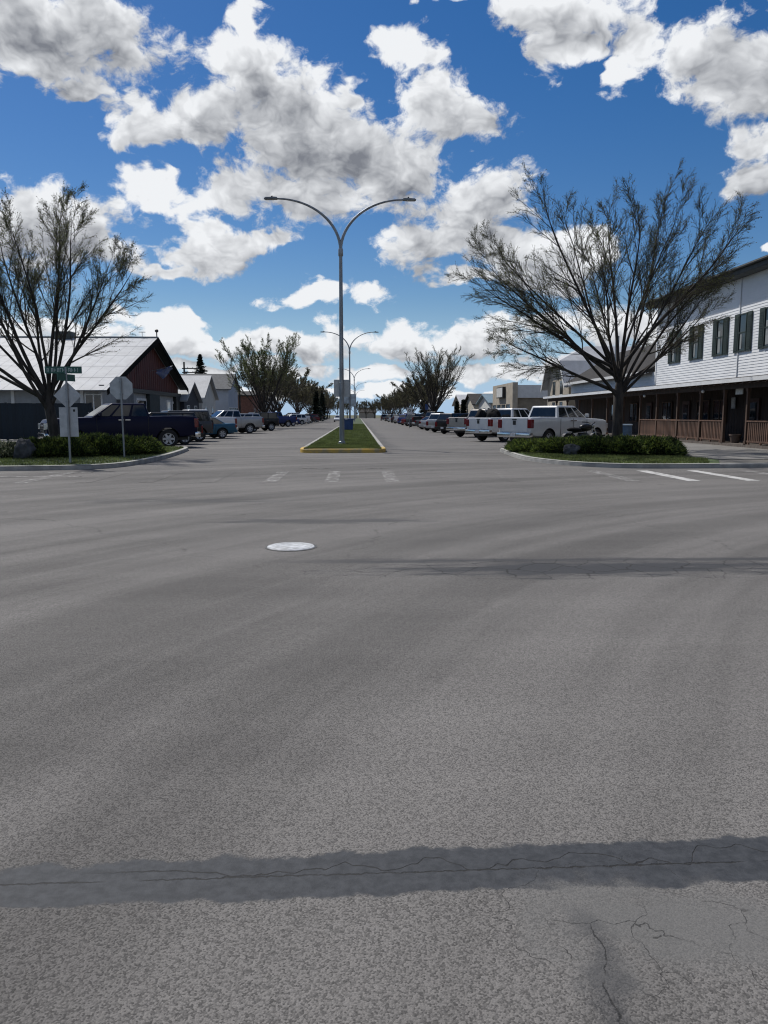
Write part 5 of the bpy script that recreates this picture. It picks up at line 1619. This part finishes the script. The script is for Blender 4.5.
def head_mesh(s):
    m = MB()
    m.prism([(s * 0.0, -0.035), (s * 0.55, -0.05), (s * 0.62, -0.02), (s * 0.55, 0.035), (s * 0.15, 0.06), (s * 0.0, 0.045)], 1, -0.13, 0.13)
    return bevelled(m.mesh('lamp_head', mat('lamp head grey', (0.18, 0.19, 0.20), 0.45, 0.4)), 0.015, 2)


heads = [head_mesh(-1), head_mesh(1)]
lens = MB().box((0.16, -0.09, -0.057), (0.5, 0.09, -0.047)).mesh('lens', mat('lamp lens', (0.30, 0.31, 0.32), 0.25))
lensL = MB().box((-0.5, -0.09, -0.057), (-0.16, 0.09, -0.047)).mesh('lens', MATS['lamp lens'])
cell = MB().lathe([(0.035, 0), (0.04, 0.06), (0.02, 0.08)], 8).mesh('photocell', BLACK)


def lamp(x, y, label):
    t = thing('street_lamp', label, 'street lamp', (x, y, 0.148), 0, 'double-armed lamps along the median')
    link('base_plate', base_m, t); link('pole', pole_m, t); link('collar', collar_m, t, (0, 0, LAMP_H))
    for i, s in enumerate((-1, 1)):
        a = link('arm', arm_m[i], t, (0, 0, LAMP_H))
        h = link('lamp_head', heads[i], a, (s * 2.95, 0, 2.355))
        link('lens', lens if s > 0 else lensL, t, (s * 2.95, 0, LAMP_H + 2.355)); link('photocell', cell, t, (s * 3.2, 0, LAMP_H + 2.41))
    return t


l1 = lamp(PX1.x, PX1.y, 'tall double-armed steel street lamp at the yellow median nose')
s_ = MB().box((-0.375, 0.115, 2.28), (0.375, 0.13, 3.10)).obj('sign_panel', SIGNBACK, l1)
for z in (2.45, 2.9): MB().lathe([(0.115, 0), (0.122, 0.01), (0.122, 0.04), (0.115, 0.05)], 12, c=(0, 0, z), ring=True).obj('clamp', GALV, l1)
lamp(gnd(350, 430).x * 0 - 1.0, 96, 'double-armed street lamp with two pale banners beyond the blue bin')
for (y, lb_) in ((171, 'double-armed street lamp in the median, next after the one with banners'), (245, 'double-armed street lamp in the median, second after the one with banners'), (318, 'double-armed street lamp nearest the beige house at the street end')):
    lamp(-0.8, y, lb_)
BAN = mat('pale blue banner cloth', (0.42, 0.47, 0.52), 0.8, var=0.25, scale=1.5)
for s in (-1, 1):
    t = thing('banner', 'pale cloth banner on the bin side of the second lamp pole' if False else ('lower pale banner on the second lamp pole of the median' if s > 0 else 'higher pale banner on the second lamp pole of the median'), 'banner', (-1.0, 96, 2.6), 0, 'banners on the lamp pole')
    MB().box((s * 0.1, -0.012, 0.05), (s * 0.75, 0.012, 1.5) if s > 0 else (s * 0.1 + 0, 0.012, 1.5)).obj('cloth', BAN, t) if s > 0 else MB().box((-0.75, -0.012, 0.35), (-0.1, 0.012, 1.8)).obj('cloth', BAN, t)
    z = (0.05, 1.5) if s > 0 else (0.35, 1.8)
    for q in z: MB().tube([(s * 0.085, 0, q), (s * 0.78, 0, q)], 0.018, 6).obj('rod', GALV, t)

# blue bin on the median
BINBLUE = mat('blue bin plastic', (0.018, 0.055, 0.17), 0.5, var=0.15)


def bin_(name, label, loc, w, h, mt, rz=0.0):
    t = thing(name, label, 'bin', loc, rz)
    me = MB().prism([(-w / 2 * 0.86, 0.03), (-w / 2, h * 0.86), (w / 2, h * 0.86), (w / 2 * 0.86, 0.03)], 1, -w / 2, w / 2).mesh('body', mt)
    link('body', bevelled(me, 0.03, 2), t)
    me = MB().box((-w / 2 - 0.03, -w / 2 - 0.03, h * 0.862), (w / 2 + 0.03, w / 2 + 0.03, h)).mesh('lid', mt)
    link('lid', bevelled(me, 0.03, 2), t)
    MB().box((-w / 2 * 0.8, -w / 2 * 0.8, 0), (w / 2 * 0.8, w / 2 * 0.8, 0.028)).obj('base', BLACK, t)
    MB().box((-w * 0.32, -w / 2 - 0.034, h * 0.91), (-w * 0.08, -w / 2 - 0.0305, h * 0.985)).obj('sticker', PLATE, t)
    return t


bin_('litter_bin', 'square blue litter bin on the median grass behind the tall lamp', (gnd(348.5, 431.5).x, 73, 0.148), 0.95, 1.08, BINBLUE)
c = at_y(625, 437, 35.5)
t = thing('barrel_bin', 'blue barrel with a pale rim beside the trunk of the big elm', 'bin', (c.x, 35.5, 0.135))
MB().lathe([(0.29, 0), (0.30, 0.3), (0.31, 0.32), (0.30, 0.35), (0.30, 0.62), (0.31, 0.65), (0.30, 0.68), (0.29, 0.95), (0.25, 0.95), (0.25, 0.5)], 22).obj('drum', mat('dull blue drum', (0.07, 0.12, 0.19), 0.55, var=0.2), t, 40)
MB().lathe([(0.30, 0.935), (0.325, 0.95), (0.325, 0.99), (0.27, 1.0), (0.262, 0.96)], 22, ring=True).obj('rim', mat('pale blue rim', (0.36, 0.44, 0.52), 0.5), t, 40)

# ---- signs of the left corner, seen from behind
p = gnd(70.5, 463.5, 0.125)
t = thing('street_name_sign', 'sign post with green street name blades and two bare sign backs', 'sign', (p.x, p.y, 0.125))
pz = lambda v: at_y(70, v, p.y).z - 0.125
MB().tube([(0, 0, -0.05), (0.0, 0, pz(367))], 0.032, 10).obj('post', GALV, t)
px_w = p.y / FPX / math.cos(0.0) * 1.08
GREEN = mat('green street sign sheeting', (0.012, 0.075, 0.055), 0.4, var=0.12)
GREENTXT = mat('white reflective lettering', (0.40, 0.46, 0.44), 0.4)
zc = pz(370)
b = MB().box((-0.60, -0.012, zc - 0.10), (0.46, 0.012, zc + 0.10)).obj('name_blade', GREEN, t)
tx = MB(); x = -0.54; r_ = random.Random(3)
while x < 0.38:                                           # lettering too blurred to read: letter-like strokes
    w_ = r_.choice((0.05, 0.06, 0.07))
    if r_.random() < 0.16: x += 0.05; continue
    tx.box((x, -0.0145, zc - 0.055), (x + 0.016, -0.0125, zc + 0.055))
    if r_.random() < 0.7: tx.box((x + 0.016, -0.0145, zc + 0.035), (x + w_, -0.0125, zc + 0.052))
    if r_.random() < 0.6: tx.box((x + 0.016, -0.0145, zc - 0.012), (x + w_ * 0.85, -0.0125, zc + 0.006))
    if r_.random() < 0.5: tx.box((x + w_ - 0.012, -0.0145, zc - 0.055), (x + w_ + 0.004, -0.0125, zc + 0.034))
    x += w_ + 0.026
tx.obj('lettering', GREENTXT, b)
zc2 = pz(377.5)
cr = MB().box((-0.012, -0.42, zc2 - 0.10), (0.012, 0.42, zc2 + 0.10)); o = cr.obj('name_blade', GREEN, t); o.rotation_euler = (0, 0, R(-14))
tx = MB(); y = -0.36
while y < 0.3:
    tx.box((-0.0145, y, zc2 - 0.055), (-0.0125, y + 0.016, zc2 + 0.055)); tx.box((-0.0145, y + 0.016, zc2 + 0.03), (-0.0125, y + 0.05, zc2 + 0.05)); y += r_.choice((0.075, 0.085, 0.12))
tx.obj('lettering', GREENTXT, o)
zd = pz(395.5)
dm = MB().prism([(-0.40, zd), (0, zd - 0.40), (0.40, zd), (0, zd + 0.40)], 1, 0.034, 0.04).mesh('diamond_panel', SIGNBACK)
o = link('diamond_panel', dm, t)
for z in (zd - 0.18, zd + 0.18): MB().box((-0.04, -0.036, z - 0.02), (0.04, 0.0335, z + 0.02)).obj('clamp', GALV, t)
zr_ = pz(422)
MB().box((-0.27, 0.034, zr_ - 0.43), (0.27, 0.04, zr_ + 0.43)).obj('panel', SIGNBACK, t)
MB().box((0.14, 0.0275, zr_ + 0.30), (0.20, 0.0335, zr_ + 0.37)).obj('sticker', BLACK, t)

p = gnd(124.5, 457.8, 0.125)
t = thing('stop_sign', 'bare grey back of an octagonal stop sign on a leaning post', 'sign', (p.x, p.y, 0.125))
top = at_y(120.3, 377.5, p.y); lean = (top.x - p.x, 0, top.z - 0.125)
MB().tube([(0, 0, -0.05), lean], 0.030, 10).obj('post', GALV, t)
oc = at_y(120.8, 388, p.y)
pts = [(oc.x - p.x + 0.405 * math.cos(R(22.5 + 45 * i)), oc.z - 0.125 + 0.405 * math.sin(R(22.5 + 45 * i))) for i in range(8)]
MB().prism(pts, 1, 0.032, 0.038).obj('octagon_panel', SIGNBACK, t)
for dz in (-0.2, 0.2): MB().box((oc.x - p.x - 0.04, -0.034, oc.z - 0.125 + dz - 0.02), (oc.x - p.x + 0.05, 0.0315, oc.z - 0.125 + dz + 0.02)).obj('clamp', GALV, t)

# ---- small signs farther down the right side
p = at_y(409.5, 411, 92)
t = thing('parking_sign', 'small white sign with a dark symbol on a kerbside post', 'sign', (p.x, 92, 0))
MB().tube([(0, 0.02, 0), (0, 0.02, p.z + 0.4)], 0.03, 8).obj('post', GALV, t)
b = MB().box((-0.32, -0.02, p.z - 0.38), (0.32, -0.012, p.z + 0.38)).obj('panel', WHITETRIM, t)
MB().lathe([(0.16, -0.0265), (0.16, -0.0205), (0.09, -0.0205), (0.09, -0.0265)], 18, 'Y', (0, 0, p.z + 0.06), ring=True).obj('symbol', mat('dark green print', (0.03, 0.06, 0.05), 0.5), b)
p = at_y(431, 407, 112)
t = thing('shop_sign', 'white shop sign with a blue side panel on a post', 'sign', (p.x, 112, 0.11))
MB().box((-0.08, -0.08, 0), (0.08, 0.08, p.z + 0.5)).obj('post', BLACK, t)
MB().prism([(-0.38, p.z - 0.45), (0.5, p.z - 0.45), (0.42, p.z + 0.45), (-0.3, p.z + 0.45)], 1, -0.14, -0.082).obj('panel', WHITETRIM, t)
MB().box((-0.85, -0.14, p.z - 0.5), (-0.385, -0.082, p.z + 0.3)).obj('side_panel', BINBLUE, t)

# ---- utility pole left
p = at_y(184.5, 380, 126)
t = thing('utility_pole', 'dark utility pole with crossarms rising behind the dark shop', 'utility pole', (p.x, 126, 0))
hz = at_y(184.5, 362, 126).z
MB().tube([(0, 0, 0), (0, 0, hz)], [0.19, 0.13], 10).obj('pole', mat('creosoted wood', (0.035, 0.03, 0.027), 0.9, var=0.3), t)
for v, l in ((368.5, 4.6), (372.5, 4.4)):
    z = at_y(184.5, v, 126).z
    MB().box((-0.3, -0.22, z - 0.08), (l * 0.55, -0.13, z + 0.08)).obj('crossarm', MATS['creosoted wood'], t)
    for x in (0.6, 1.4, 2.2): MB().lathe([(0.05, 0), (0.07, 0.06), (0.03, 0.16)], 8, c=(x, -0.175, z + 0.08)).obj('insulator', GLOBE, t)
MB().tube([(0.25, 0, hz - 2.4), (0.25, 0, hz - 1.5)], 0.22, 10).obj('transformer', GALV, t)
for u, v, y, lb_ in ((236.5, 400, 118, 'dark utility pole beside the pale stucco hall'),):
    p = at_y(u + 3, v, 100)
    t = thing('utility_pole', lb_, 'utility pole', (p.x, 100, 0.11))
    MB().tube([(0, 0, 0), (0, 0, 5.2)], [0.15, 0.12], 10).obj('pole', MATS['creosoted wood'], t)
    MB().box((-0.4, -0.2, 4.9), (0.4, -0.13, 5.02)).obj('crossarm', MATS['creosoted wood'], t)
